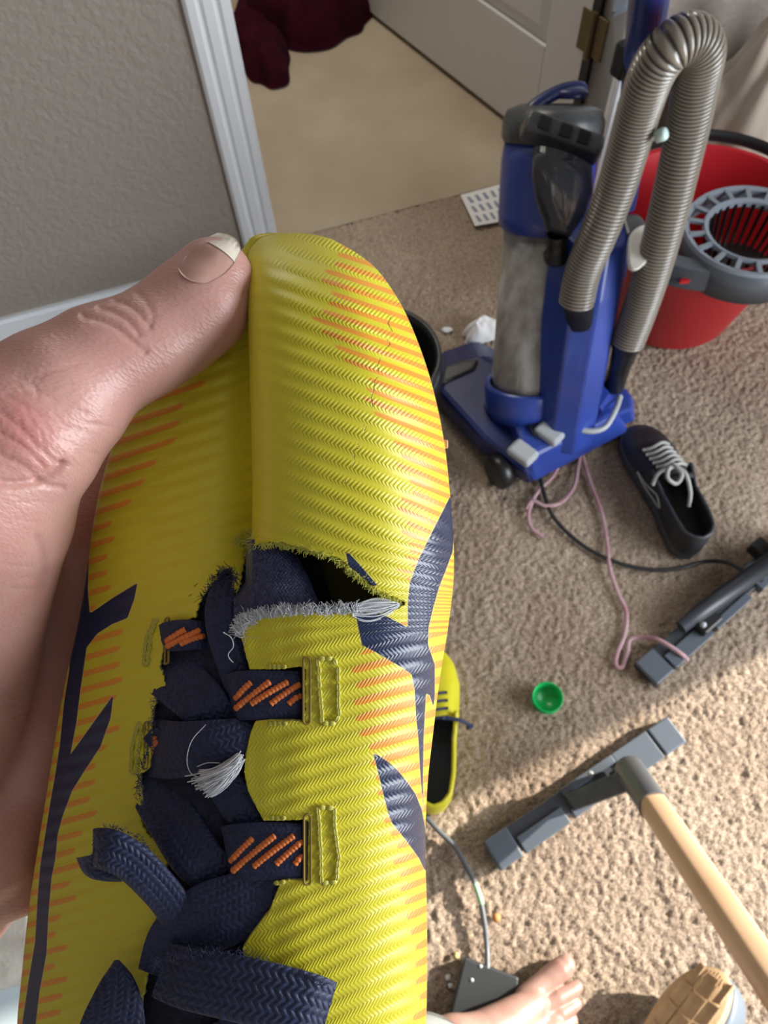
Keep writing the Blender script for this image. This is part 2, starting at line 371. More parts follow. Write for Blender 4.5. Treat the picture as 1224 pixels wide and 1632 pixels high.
# hall walls, ceiling, side walls
g = G(); g.add(*wbox(-1.3, 3, 2.8, 2.9, 0, 2.5)); g.make('wall_hall', M['wallp'], kind='structure', smooth=False)
g = G(); g.add(*wbox(-1.4, -1.3, .11, 2.8, 0, 2.5)); g.make('wall_hall_left', M['wallp'], kind='structure', smooth=False)
g = G(); g.add(*wbox(1.75, 1.85, 0.0, 2.8, 0, 2.5)); g.make('wall_hall_right', M['wallp'], kind='structure', smooth=False)
g = G(); g.add(*box((0.3, 1.2, 2.54), (5, 7, .08))); g.make('ceiling', mat('dim_ceiling', (.30, .29, .28), .9), kind='structure', smooth=False)
g = G(); g.add(*wbox(-2.7, -2.6, -3.8, 0, 0, 2.5)); g.make('wall_left', M['wall'], kind='structure', smooth=False)
RX = 2.0
def wall_hit(px, py):
    p = P(px, py); v = np.array(sd); t = (RX - (p - W0) @ WD) / (v @ WD); q = p + v * t; return (q - W0) @ WN, q[2]
# window wall on the right, opening from d=-2.5 to -.9
def rw(d, z, o=0): return wp(RX + o, d, z)
def rbox(d0, d1, z0, z1, o0=0, o1=.12): return wbox(RX + o0, RX + o1, d0, d1, z0, z1)
(dA, zA), (dB, zB) = wall_hit(700, 1300), wall_hit(1224, 1045)
wd0, wd1, wz0, wz1 = dB - 1.75, dB + .10, .30, 1.92
g = G(); g.add(*rbox(wd1, .0, 0, 2.5)); g.add(*rbox(-3.8, wd0, 0, 2.5)); g.add(*rbox(wd0, wd1, 0, wz0)); g.add(*rbox(wd0, wd1, wz1, 2.5)); g.make('wall_right', M['wall'], kind='structure', smooth=False)
wf = thing('window_1', None, None, rw((wd0 + wd1) / 2, wz0)); wf['kind'] = 'structure'
g = G()
for a, b_, c, d in ((wd0, wd0 + .04, wz0, wz1), (wd1 - .04, wd1, wz0, wz1), (wd0, wd1, wz0, wz0 + .04), (wd0, wd1, wz1 - .04, wz1)): g.add(*rbox(a, b_, c, d, .03, .08))
g.make('window_frame', M['trim'], wf, smooth=False)

# the door, swung away into the hall
HG = P(895, 266, 0); DD = nrm(np.append((P(570, 10, 0) - HG)[:2], 0)); DN = np.array([DD[1], -DD[0], 0])
if DN @ (np.array([0, 0, 0]) - HG) < 0: DN = -DN
dr = thing('door_1', None, None, HG); dr['kind'] = 'structure'
def dbox(a0, a1, d0, d1, z0, z1): c = HG + DD * (a0 + a1) / 2 + DN * (d0 + d1) / 2 + np.array([0, 0, (z0 + z1) / 2]); return box(c, (a1 - a0, d1 - d0, z1 - z0), [DD, DN, [0, 0, 1]])
DL = 1.05
g = G()
g.add(*dbox(.0, DL, -.035, -.012, .012, 2.03))
fr = [(.0, .13), (DL / 2 - .06, DL / 2 + .06), (DL - .13, DL)]
for a, b_ in (fr[0], fr[2]): g.add(*dbox(a, b_, -.012, 0, .012, 2.03))
for z0, z1 in ((.26, .92), (1.06, 1.9)): g.add(*dbox(*fr[1], -.012, 0, z0, z1))
for z0, z1 in ((.012, .26), (.92, 1.06), (1.9, 2.03)): g.add(*dbox(.13, DL - .13, -.012, 0, z0, z1))
g.make('door_slab', M['door'], dr, smooth=False, bevel=.003)
for a0, a1 in ((.13, DL / 2 - .06), (DL / 2 + .06, DL - .13)):
    for z0, z1 in ((.26, .92), (1.06, 1.9)):
        o = [HG + DD * a + DN * -.012 + np.array([0, 0, z]) for a, z in ((a0, z0), (a1, z0), (a1, z1), (a0, z1))]
        i = [HG + DD * a + DN * -.002 + np.array([0, 0, z]) for a, z in ((a0 + .035, z0 + .035), (a1 - .035, z0 + .035), (a1 - .035, z1 - .035), (a0 + .035, z1 - .035))]
        mesh('panel', o + i, [(4, 5, 6, 7), (0, 1, 5, 4), (1, 2, 6, 5), (2, 3, 7, 6), (3, 0, 4, 7)], M['door'], dr, smooth=False)
g = G(); g.add(*dbox(-.020, .004, -.03, .001, .0, 2.03)); g.make('hinge_gap_shade', M['black'], dr, smooth=False)  # black strip standing in for the shade in the hinge gap
hz = .35
for zz in (hz, 1.1, 1.85):
    g = G(); g.add(*dbox(-.05, .030, -.0195, .002, zz - .045, zz + .045)); V, Fc = tube([HG + DD * -.012 + DN * .006 + np.array([0, 0, zz - .05]), HG + DD * -.012 + DN * .006 + np.array([0, 0, zz + .05])], .007, 10); g.add(V, Fc)
    g.make('hinge', M['brass'], dr, smooth=False, bevel=.001)

# unseen cloth panel added so its slanted edge bounds the sun patch
def added_curtain():
    zs = np.linspace(.03, 2.05, 30); V = []
    for z in zs:
        edge = dB + (dA - dB) * (np.clip(z, .1, 1.3) - zB) / (zA - zB)
        s = np.linspace(0, 1, 60); d = (wd1 + .22) * (1 - s) + edge * s
        V.append(np.array([rw(dd, z, -.05 + .018 * math.sin(k * 60 * .105)) for dd, k in zip(d, s)]))
    V = np.array(V); o = mesh('added_curtain', V, grid_faces(30, 60), M['cream'], label='unseen cream pleated drape added to set the edge of the sun patch', cat='added_curtain'); return o
added_curtain()

# ------------------------------------------------------------------ SDF bodies
def surface_nets(f, org, h):
    s = f < 0; nx, ny, nz = f.shape
    c = [f[i:nx - 1 + i, j:ny - 1 + j, k:nz - 1 + k] for i in (0, 1) for j in (0, 1) for k in (0, 1)]
    cs = [x < 0 for x in c]; a = np.logical_and.reduce(cs); o = np.logical_or.reduce(cs); act = o & ~a
    idx = -np.ones(act.shape, int); ii = np.argwhere(act); idx[act] = np.arange(len(ii))
    cv = np.stack([x[act] for x in c], 1); corners = np.array([(i, j, k) for i in (0, 1) for j in (0, 1) for k in (0, 1)], float)
    acc = np.zeros((len(ii), 3)); cnt = np.zeros(len(ii))
    for p in range(8):
        for q in range(p + 1, 8):
            if np.abs(corners[p] - corners[q]).sum() != 1: continue
            mk = (cv[:, p] < 0) != (cv[:, q] < 0); t = cv[:, p] / (cv[:, p] - cv[:, q] + 1e-30)
            pt = corners[p] + t[:, None] * (corners[q] - corners[p]); acc[mk] += pt[mk]; cnt[mk] += 1
    V = org + h * (ii + acc / cnt[:, None]); Q = []
    for ax in range(3):
        sl0 = [slice(1, -1)] * 3; sl0[ax] = slice(0, -1)
        A = f[tuple(sl0)] if True else None
        sl1 = [slice(1, -1)] * 3; sl1[ax] = slice(1, None); Bv = f[tuple(sl1)]
        e = np.argwhere((A < 0) != (Bv < 0)); off = np.ones(3, int); off[ax] = 0; e = e + off
        sg = f[tuple(e.T)] < 0; u, v = [(1, 2), (2, 0), (0, 1)][ax]
        du = np.zeros(3, int); du[u] = 1; dv = np.zeros(3, int); dv[v] = 1
        q = np.stack([idx[tuple((e - du - dv).T)], idx[tuple((e - dv).T)], idx[tuple(e.T)], idx[tuple((e - du).T)]], 1)
        q[~sg] = q[~sg][:, ::-1]; Q.append(q)
    Q = np.concatenate(Q); return V, Q[(Q >= 0).all(1)]
def sdf_body(groups, h, kin, kout):
    pts = np.array([p[:3] for g_ in groups for ch in g_ for p in ch]); r = max(p[3] for g_ in groups for ch in g_ for p in ch)
    lo = pts.min(0) - r - 3 * h; hi = pts.max(0) + r + 3 * h; n = np.ceil((hi - lo) / h).astype(int) + 1
    axs = [lo[i] + h * np.arange(n[i]) for i in range(3)]
    tot = np.full(n, .05, np.float32)
    def smin(a, b, k): hh = np.maximum(k - np.abs(a - b), 0) / k; return np.minimum(a, b) - hh * hh * k * .25
    for g_ in groups:
        gf = np.full(n, .05, np.float32)
        for ch in g_:
            A_ = np.array(ch, float); rr = A_[:, 3].max() + 2.5 * kin
            l0 = np.clip(((A_[:, :3].min(0) - rr - lo) / h).astype(int), 0, n - 1); h0 = np.clip(((A_[:, :3].max(0) + rr - lo) / h).astype(int) + 2, 0, n)
            sl = tuple(slice(l0[i], h0[i]) for i in range(3))
            Xg, Yg, Zg = np.meshgrid(*[axs[i][sl[i]].astype(np.float32) for i in range(3)], indexing='ij', sparse=True); q = None
            for a, b in zip(A_[:-1], A_[1:]):
                a = a.astype(np.float32); b = b.astype(np.float32); d = b[:3] - a[:3]; t = np.clip(((Xg - a[0]) * d[0] + (Yg - a[1]) * d[1] + (Zg - a[2]) * d[2]) / (d @ d + 1e-12), 0, 1); t = t * t * (3 - 2 * t) * .35 + t * .65
                qq = np.sqrt((Xg - a[0] - t * d[0]) ** 2 + (Yg - a[1] - t * d[1]) ** 2 + (Zg - a[2] - t * d[2]) ** 2) - (a[3] + t * (b[3] - a[3])); q = qq if q is None else np.minimum(q, qq)
            gf[sl] = smin(gf[sl], q, kin)
        tot = smin(tot, gf, kout)
    return surface_nets(tot, lo, h)
def vnormals(V, Q):
    n = np.cross(V[Q[:, 2]] - V[Q[:, 0]], V[Q[:, 3]] - V[Q[:, 1]]); N = np.zeros_like(V)
    for k in range(4): np.add.at(N, Q[:, k], n)
    return N / (np.linalg.norm(N, axis=1)[:, None] + 1e-12)
def relax(V, Q, it=2):
    for _ in range(it):
        A = np.zeros_like(V); c = np.zeros(len(V))
        for k in range(4):
            np.add.at(A, Q[:, k], V[Q[:, (k + 1) % 4]]); np.add.at(A, Q[:, k], V[Q[:, (k + 3) % 4]]); np.add.at(c, Q[:, k], 2)
        V = .5 * V + .5 * A / c[:, None]
    return V
def subdiv(V, Q):
    n = len(V); e = np.concatenate([Q[:, [k, (k + 1) % 4]] for k in range(4)]); e = np.sort(e, 1); u, inv = np.unique(e[:, 0].astype(np.int64) * n + e[:, 1], return_inverse=True); inv = inv.reshape(4, -1)
    em = .5 * (V[u // n] + V[u % n]); fc = V[Q].mean(1); E0 = n; F0 = n + len(u); fi = F0 + np.arange(len(Q))
    out = [np.stack([Q[:, k], E0 + inv[k], fi, E0 + inv[(k - 1) % 4]], 1) for k in range(4)]
    return np.concatenate([V, em, fc]), np.concatenate(out)
D0 = .19
def hp(px, py, hmm, rpx):
    d = D0 - hmm / 1000; return (*PD(px, py, d), rpx * d / F)

# ------------------------------------------------------------------ the torn yellow boot
def ip(x, xs, ys): return np.interp(x, xs, ys)
RY = [371, 373, 378, 385, 400, 425, 460, 500, 560, 620, 700, 780, 840, 880, 930, 1000, 1080, 1160, 1250, 1350, 1450, 1550, 1650, 1750, 1850, 1920, 1960]
XRt = ([371, 373, 378, 385, 410, 440, 490, 545, 610, 670, 730, 800, 870, 920, 980, 1040, 1090, 1130, 1180, 1230, 1290, 1350, 1420, 1500, 1632, 1960],
       [478, 500, 524, 540, 583, 612, 642, 666, 687, 701, 711, 717, 722, 722, 716, 706, 698, 692, 688, 681, 677, 676, 678, 679, 678, 640])
XLt = ([371, 373, 378, 400, 450, 500, 560, 600, 650, 700, 760, 830, 880, 920, 960, 1010, 1060, 1120, 1180, 1230, 1290, 1350, 1400, 1460, 1540, 1632, 1960],
       [430, 412, 400, 384, 345, 305, 262, 235, 205, 186, 166, 152, 145, 140, 134, 124, 112, 100, 90, 82, 74, 63, 55, 47, 39, 28, 60])
XFt = ([371, 378, 392, 420, 500, 600, 700, 800, 860, 960, 1960], [446, 420, 400, 394, 396, 399, 402, 404, 402, 395, 380])
net = []
for y in RY:
    XL, XR, xf = ip(y, *XLt), ip(y, *XRt), ip(y, *XFt)
    Wl, Wr = xf - XL, XR - xf; W = XR - XL
    e = sstep(371, 470, y)
    Hc = ip(y, [371, 373, 378, 385, 400, 425, 460, 520, 620, 1960], [1, 4, 7, 10, 14, 19, 23.5, 28, 31, 31]); Hl = ip(y, [371, 378, 400, 460, 600, 860, 1000, 1960], [0, 1, 2, 3, 8, 17, 24, 26])
    fa = 1 - sstep(850, 1000, y)
    under = -ip(y, [371, 385, 425, 500, 1960], [1, 6, 14, 20, 22])
    yo = ip(y, [371, 400, 500], [26, 12, 0])
    def dome(x):
        xc = XL + .60 * W
        if x > xc: return Hc * max(0, 1 - ((x - xc) / (XR + 4 - xc)) ** 2.4) ** .5
        return Hc * max(0, 1 - ((xc - x) / (xc - XL + 4)) ** 1.55) ** .72
    fold = [(XL + .34 * W, y + yo, under), (XL + .10 * W, y + yo * .8, under * .9), (XL, y + yo * .2, -2), (XL + .06 * Wl, y, .38 * Hl), (XL + .38 * Wl, y, .84 * Hl), (xf - .25 * Wl, y, 1.0 * Hl), (xf + 12, y, .66 * Hl),
            (xf - 1, y, .15 * Hl + .64 * Hc), (xf + .09 * Wr, y, .93 * Hc), (xf + .36 * Wr, y, Hc), (xf + .70 * Wr, y, .88 * Hc), (XR - .07 * Wr, y, .50 * Hc), (XR, y + yo * .2, -1), (XR - .10 * W, y + yo * .8, under * .9), (XR - .34 * W, y + yo, under)]
    xs = [0, 0, 0, XL + .06 * Wl, XL + .38 * Wl, xf - .25 * Wl, xf - 8, xf + 14, xf + .16 * Wr, xf + .36 * Wr, xf + .70 * Wr, XR - .07 * Wr]
    dm = list(fold)
    for k in range(3, 12): dm[k] = (xs[k], y, dome(xs[k]))
    net.append([tuple(fa * np.array(a) + (1 - fa) * np.array(b)) for a, b in zip(fold, dm)])
net = np.array(net)
# dense rows: interpolate along y with uniform spacing in y
cum = np.array(RY, float)
NU = 620
ty = np.concatenate([np.linspace(371, 400, 36, endpoint=False), np.linspace(400, 1660, 540, endpoint=False), np.linspace(1660, 1960, 44)])
def interp_rows(net, cum, ty):
    out = []
    for y in ty:
        i = min(max(np.searchsorted(cum, y, 'right') - 1, 0), len(cum) - 2); t = (y - cum[i]) / (cum[i + 1] - cum[i])
        p1, p2 = net[i], net[i + 1]; h = cum[i + 1] - cum[i]
        m1 = (net[i + 1] - net[i - 1]) / (cum[i + 1] - cum[i - 1]) * h if i > 0 else (p2 - p1)
        m2 = (net[i + 2] - net[i]) / (cum[i + 2] - cum[i]) * h if i + 2 < len(cum) else (p2 - p1)
        t2, t3 = t * t, t * t * t
        out.append((2 * t3 - 3 * t2 + 1) * p1 + (t3 - 2 * t2 + t) * m1 + (-2 * t3 + 3 * t2) * p2 + (t3 - t2) * m2)
    return np.array(out)
rows = interp_rows(net, cum, ty)
nv_seg = [5, 10, 12, 34, 36, 18, 14, 22, 34, 46, 34, 16, 10, 5]
NVs = sum(nv_seg) + 1
par = np.concatenate([np.linspace(i, i + 1, n, endpoint=False) for i, n in enumerate(nv_seg)] + [[14.0]])
def cat_at(Pn, tt):      # Pn (k,3) controls, tt params
    k = len(Pn); i = np.minimum(np.floor(tt).astype(int), k - 2); f = (tt - i)[:, None]
    E_ = np.concatenate([[2 * Pn[0] - Pn[1]], Pn, [2 * Pn[-1] - Pn[-2]]])
    a, b, c, d = E_[i], E_[i + 1], E_[i + 2], E_[i + 3]
    return .5 * ((2 * b) + (-a + c) * f + (2 * a - 5 * b + 4 * c - d) * f * f + (-a + 3 * b - 3 * c + d) * f ** 3)
SH = np.array([cat_at(r, par) for r in rows])       # (rows, cols, (px,py,h))
PX, PY, PH = SH[..., 0].copy(), SH[..., 1].copy(), SH[..., 2].copy()
# ribs
lobeL = sstep(6.2, 6.8, par)[None, :] * np.ones_like(PX)       # 0 on the left lobe, 1 on the right bulge
side = np.where(PY < 930, lobeL, sstep(380, 400, PX))
aR = ip(PY, [371, 860, 940, 1010, 1250, 1450, 1960], [.30, .40, .25, -.26, -.34, -.50, -.5])
aL = ip(PY, [371, 900, 1200, 1960], [-.33, -.30, -.28, -.22])
xr = np.maximum(PX - 425, 0) + .08 * np.minimum(PX - 425, 0)
phR = (PY - aR * xr + ip(PY, [371, 900, 1000], [0, 0, 0])) / ip(PY, [371, 1000, 1960], [27., 27.5, 27.5])
phL = (PY - aL * (PX - 300)) / 25.5
rib = np.where(side > .5, phR, phL)
amp = .22 * sstep(371, 420, PY) * np.where((par > 2)[None] & (par < 12)[None], 1, 0)
amp = amp * np.where(side > .5, np.clip(.35 + (PX - 410) / 90, .35, 1), np.where(PY < 900, .9, .8))
PH2 = PH + amp * np.sin(2 * math.pi * rib)
# orange regions (signed px, + inside)
fl = np.floor(phR * 1.7); jit = (np.sin(fl * 12.9898) * 43758.5453) % 1 * 34 - 17
xs_b = ip(PY, [371, 410, 430, 500, 560, 600, 700, 760, 830, 900, 960], [575, 530, 512, 512, 530, 575, 636, 652, 640, 640, 665])
orR_t = PX - xs_b + jit
fl2 = np.floor(phR + .5); jit2 = (np.sin(fl2 * 78.233) * 43758.5453) % 1 * 14 - 7
xs_c = ip(PY, [960, 1055, 1150, 1200, 1280, 1370, 1450, 1520, 1632], [680, 562, 566, 590, 608, 632, 650, 658, 664])
orR_b = PX - xs_c + jit2
fl3 = np.floor(phL + .5); jit3 = (np.sin(fl3 * 39.425) * 43758.5453) % 1 * 26 - 13
xl_b = ip(PY, [371, 600, 680, 760, 850, 940, 975, 1000, 1180, 1230, 1320, 1440, 1500], [0, 320, 285, 222, 176, 165, 165, 205, 176, 160, 135, 112, 96])
orL = xl_b - PX + jit3
oreg = np.where(side > .5, np.where(PY < 985, orR_t, orR_b), np.minimum(orL, 7))
orn = np.where(side > .5, np.where(PY < 985, phR * 1.7, phR), phL)
NAVY = [
 [(717, 792), (703, 820), (690, 845), (678, 870), (668, 890), (660, 910), (653, 930), (650, 960), (650, 1000), (640, 995), (622, 985), (605, 978), (566, 976), (568, 985), (572, 1005), (577, 1028), (600, 1040), (625, 1055), (643, 1065), (656, 1075), (661, 1100), (663, 1140), (667, 1180), (669, 1220), (672, 1260), (675, 1290), (674, 1240), (675, 1180), (677, 1140), (679, 1105), (685, 1108), (691, 1128), (693, 1108), (693, 1060), (688, 1045), (682, 1027), (683, 1000), (690, 970), (700, 935), (712, 905), (721, 880), (724, 850), (722, 800)],
 [(551, 880), (556, 882), (566, 892), (580, 908), (602, 933), (590, 934), (570, 918), (555, 900)],
 [(595, 1201), (603, 1204), (618, 1214), (634, 1228), (650, 1248), (662, 1265), (672, 1290), (678, 1320), (681, 1390), (676, 1385), (668, 1368), (655, 1350), (640, 1330), (625, 1312), (620, 1300), (612, 1270), (605, 1240)],
 [(118, 860), (142, 860), (141, 900), (140, 940), (143, 978), (158, 968), (178, 954), (219, 929), (214, 955), (203, 985), (178, 995), (155, 1010), (138, 1032), (134, 1060), (128, 1100), (122, 1150), (112, 1203), (130, 1178), (150, 1150), (181, 1107), (176, 1145), (160, 1190), (135, 1228), (115, 1260), (100, 1300), (92, 1330), (88, 1370), (82, 1400), (77, 1460), (74, 1520), (63, 1580), (56, 1640), (34, 1640), (46, 1560), (56, 1500), (60, 1430), (64, 1380), (72, 1330), (80, 1280), (87, 1240), (95, 1190), (102, 1120), (110, 1070), (112, 1040), (116, 1000), (110, 940)]]
nav = np.full(PX.shape, 1e9)
for pl in NAVY:
    pl = np.array(pl, float); d = pdist(pl, PX, PY); nav = np.minimum(nav, np.where(pip(pl, PX, PY), -d, d))
front = (par > 1.7)[None] & (par < 12.5)[None]
nav = np.where(front, nav, 9)
CR = [[(623, 505), (618, 515), (625, 528)], [(616, 540), (622, 548), (614, 556)], [(606, 570), (601, 584), (604, 592)], [(602, 600), (597, 607), (595, 622), (591, 634), (594, 648)], [(577, 676), (583, 680), (580, 688)], [(568, 706), (574, 713), (566, 716)], [(563, 724), (566, 735), (560, 745)], [(551, 762), (548, 772)], [(534, 792), (537, 798)], [(309, 935), (315, 930)], [(300, 950), (306, 947)]]
crack = np.full(PX.shape, 1e9)
for c_ in CR: crack = np.minimum(crack, pdist(c_, PX, PY, False))
crack = np.where(front, crack, 9)
strk = np.where(side > .5, np.where(PY < 900, sstep(430, 480, PX + 10 * np.sin(rib * 6.28)) * (.45 + .55 * np.sin(2 * math.pi * rib - .6)), .55 + .3 * np.sin(2 * math.pi * rib)), .16 + .16 * np.sin(2 * math.pi * rib))
# opening
OPEN = [(646, 962), (632, 953), (615, 948), (600, 940), (588, 930), (578, 922), (565, 912), (556, 903), (548, 895), (530, 887), (515, 884), (500, 880), (480, 872), (455, 866), (430, 863), (412, 868), (398, 872), (390, 880), (388, 900), (383, 925), (378, 944), (374, 930), (371, 914), (362, 907), (352, 912), (345, 922), (330, 940), (318, 960), (312, 985), (296, 990), (275, 996), (266, 1004), (262, 1025), (258, 1045), (256, 1068), (262, 1085), (267, 1102), (250, 1109), (245, 1130), (243, 1150), (241, 1175), (240, 1205), (238, 1225), (222, 1236), (226, 1260), (231, 1290), (226, 1312), (240, 1335), (262, 1352), (268, 1372), (265, 1400), (262, 1440), (256, 1480), (246, 1510), (238, 1540), (226, 1600), (215, 1660), (210, 1800), (380, 1800), (392, 1660), (396, 1560), (386, 1512), (398, 1492), (430, 1450), (448, 1404), (460, 1402), (490, 1404), (492, 1310), (484, 1306), (450, 1308), (420, 1308), (410, 1290), (395, 1260), (389, 1230), (392, 1200), (400, 1165), (407, 1150), (430, 1147), (485, 1150), (487, 1066), (478, 1062), (450, 1066), (398, 1067), (392, 1045), (384, 1015), (381, 1000), (388, 993), (398, 990), (425, 983), (460, 979), (520, 977), (570, 977), (600, 978), (625, 975)]
# ragged densified outline
op = []
for i in range(len(OPEN)):
    a = np.array(OPEN[i], float); b = np.array(OPEN[(i + 1) % len(OPEN)], float); L_ = np.linalg.norm(b - a); n = max(1, int(L_ / 4))
    rag = 1.1 if (a[1] < 1000 or a[0] < 300) else .3
    for k in range(n):
        p = a + (b - a) * k / n; op.append(p + rng.normal(0, rag, 2) * (1 if k else .3))
op = np.array(op)
frontO = (par > 2.6)[None] & (par < 11.5)[None] & np.ones(PX.shape, bool)
dO, nxO, nyO = pdist(op, PX, PY, near=True)
snap = frontO & (dO < 1.5)
PXs = np.where(snap, nxO, PX); PYs = np.where(snap, nyO, PY)
V = PD(PXs, PYs, D0 - PH2 / 1000)
Fq = grid_faces(len(ty), NVs)
cxq = PXs.ravel()[Fq].mean(1); cyq = PYs.ravel()[Fq].mean(1)
fo = frontO.ravel()[Fq].all(1)
near = pip(op, cxq, cyq) & fo
keep = Fq[~near][:, ::-1]
Vf = V.reshape(-1, 3)
# lip round the opening: extrude boundary edges inwards (away from the lens side)
ed = np.concatenate([keep[:, [i, (i + 1) % 4]] for i in range(4)]); key = np.sort(ed, 1); ku = key[:, 0].astype(np.int64) * len(Vf) + key[:, 1]
u_, inv, cn = np.unique(ku, return_inverse=True, return_counts=True)
be = ed[cn[inv.ravel()] == 1]; be = be[(dO.ravel()[be].max(1) < 6) & frontO.ravel()[be].all(1)]
vid, inv2 = np.unique(be.ravel(), return_inverse=True); lip_idx = len(Vf) + np.arange(len(vid)); inv2 = inv2.reshape(be.shape)
lipV = Vf[vid] + FWD * .0014
lipF = np.stack([be[:, 1], be[:, 0], lip_idx[inv2[:, 0]], lip_idx[inv2[:, 1]]], 1)
allV = np.concatenate([Vf, lipV]); allF = np.concatenate([keep, lipF])
def ext(a, fill=None): a = a.ravel(); return np.concatenate([a, a[vid] if fill is None else np.full(len(vid), fill)])
boot = thing('football_boot', 'bright yellow knitted football boot with torn toe held up in the hand', 'football boot', PD(380, 1000, D0 + .02))
bo = mesh('upper', allV, allF, [M['boot'], M['cutedge']], boot, attrs=dict(navy=ext(nav, 9), orn=ext(orn), oreg=ext(oreg, -9), px=ext(PX), rib=ext(rib), crack=ext(crack, 9), strk=ext(strk)))
mi = np.zeros(len(allF), np.int32); mi[len(keep):] = 1; bo.data.polygons.foreach_set('material_index', mi)
# height lookup on the dome (for stitches, webbing)
def Hat(x, y):
    i = np.argmin(np.abs(ty - y)); r = SH[i]; m_ = (par > 3) & (par < 12); return float(np.interp(x, r[m_, 0][np.argsort(r[m_, 0])], r[m_, 2][np.argsort(r[m_, 0])]))
def BP(px, py, h): return PD(px, py, D0 - h / 1000.)
# sole under the boot
ys = np.linspace(385, 1940, 60); ring = []
for y in ys: ring.append((ip(y, *XLt), ip(y, *XRt), y))
top, bot = [], []
g = G(); R_ = []
for xl, xr_, y in ring:
    wd = xr_ - xl; a, b = xl + wd * .05, xr_ - wd * .05
    R_.append([BP(a, y, -17), BP(b, y, -17), BP(b - 8, y, -25), BP(a + 8, y, -25)])
g.add(*loft(R_)); g.make('sole', M['cutedge'], boot, smooth=False)
for fx, y in ((.2, 560), (.8, 560), (.3, 760), (.7, 760), (.2, 950), (.8, 950), (.25, 1650), (.75, 1650), (.3, 1850), (.7, 1850)):
    xl, xr_ = ip(y, *XLt), ip(y, *XRt); c = BP(xl + (xr_ - xl) * fx, y, -24)
    g = G(); g.add(*lathe([(.0065, 0), (.006, .003), (.0042, .010), (.001, .0105)], c, FWD, 16, True)); g.make('stud', M['black'], boot)
g = G(); g.add(*box(BP(709, 708, -3), (.0016, .0022, .0016), [RT, UP, FWD])); g.make('sole_tab', mat('tan_tab', (.75, .45, .25), .5), boot, smooth=False, bevel=.0003)
# tongue / inner sock
T_ = []
tyy = np.linspace(858, 1790, 190)
for y in tyy:
    x0, x1 = ip(y, [858, 960, 1100, 1300, 1790], [330, 285, 225, 200, 190]), ip(y, [858, 900, 960, 1000, 1790], [500, 512, 530, 500, 500])
    s = np.linspace(0, 1, 90); x = x0 + (x1 - x0) * s
    hb = ip(y, [858, 900, 925, 960, 1100, 1790], [4, 6, 13, 18, 19, 21])
    h = hb + 4.5 * np.sin(math.pi * s) ** .7 - 9 * np.clip((s - .72) / .28, 0, 1) ** 1.2 * (1 if y < 1000 else .4)
    h = h + .22 * np.sin(x / 2.6 + (np.floor(y / 9) % 2) * 2) * np.sin(y / 2.9) + .5 * np.sin(y / 33 + x / 60)
    cap_ = np.array([Hat(a_, y) for a_ in x]) - 2.6; h = np.where((x < 300) | (x > 430), np.minimum(h, cap_), h)
    T_.append(np.stack([x, np.full_like(x, y), h], -1))
T_ = np.array(T_); mesh('tongue', BP(T_[..., 0], T_[..., 1], T_[..., 2]), grid_faces(190, 90), M['laced'], boot, label='dark navy knitted tongue and lining')
# inner panel seen through the tear
yy = np.linspace(860, 990, 110); T_ = []
for y in yy:
    xr2 = ip(y, [860, 880, 920, 960, 990], [440, 470, 492, 508, 515]); xl2 = ip(y, [860, 928, 948], [393, 391, 372]); s = np.linspace(0, 1, 110); x = xl2 + (xr2 - xl2) * s
    h = ip(y, [860, 990], [24, 27]) - ip(y, [860, 925, 960], [13, 11, 0]) * np.clip((402 - x) / 24, 0, 1) + 1.5 * np.sin(math.pi * s) - 3.5 * s ** 5 + .20 * np.sin(x * 1.05 + 1.5 * (np.floor(y / 6) % 2)) * np.sin(y * 1.05)
    T_.append(np.stack([x, np.full_like(x, y), h], -1))
T_ = np.array(T_); mesh('lining', BP(T_[..., 0], T_[..., 1], T_[..., 2]), grid_faces(110, 110), mat('navy_mesh_lining', (.012, .018, .07), .35, sheen=.2, bump=(2200, .6, .0002), var=(1100, (.05, .06, .16))), boot, label='navy mesh lining showing through the tear')
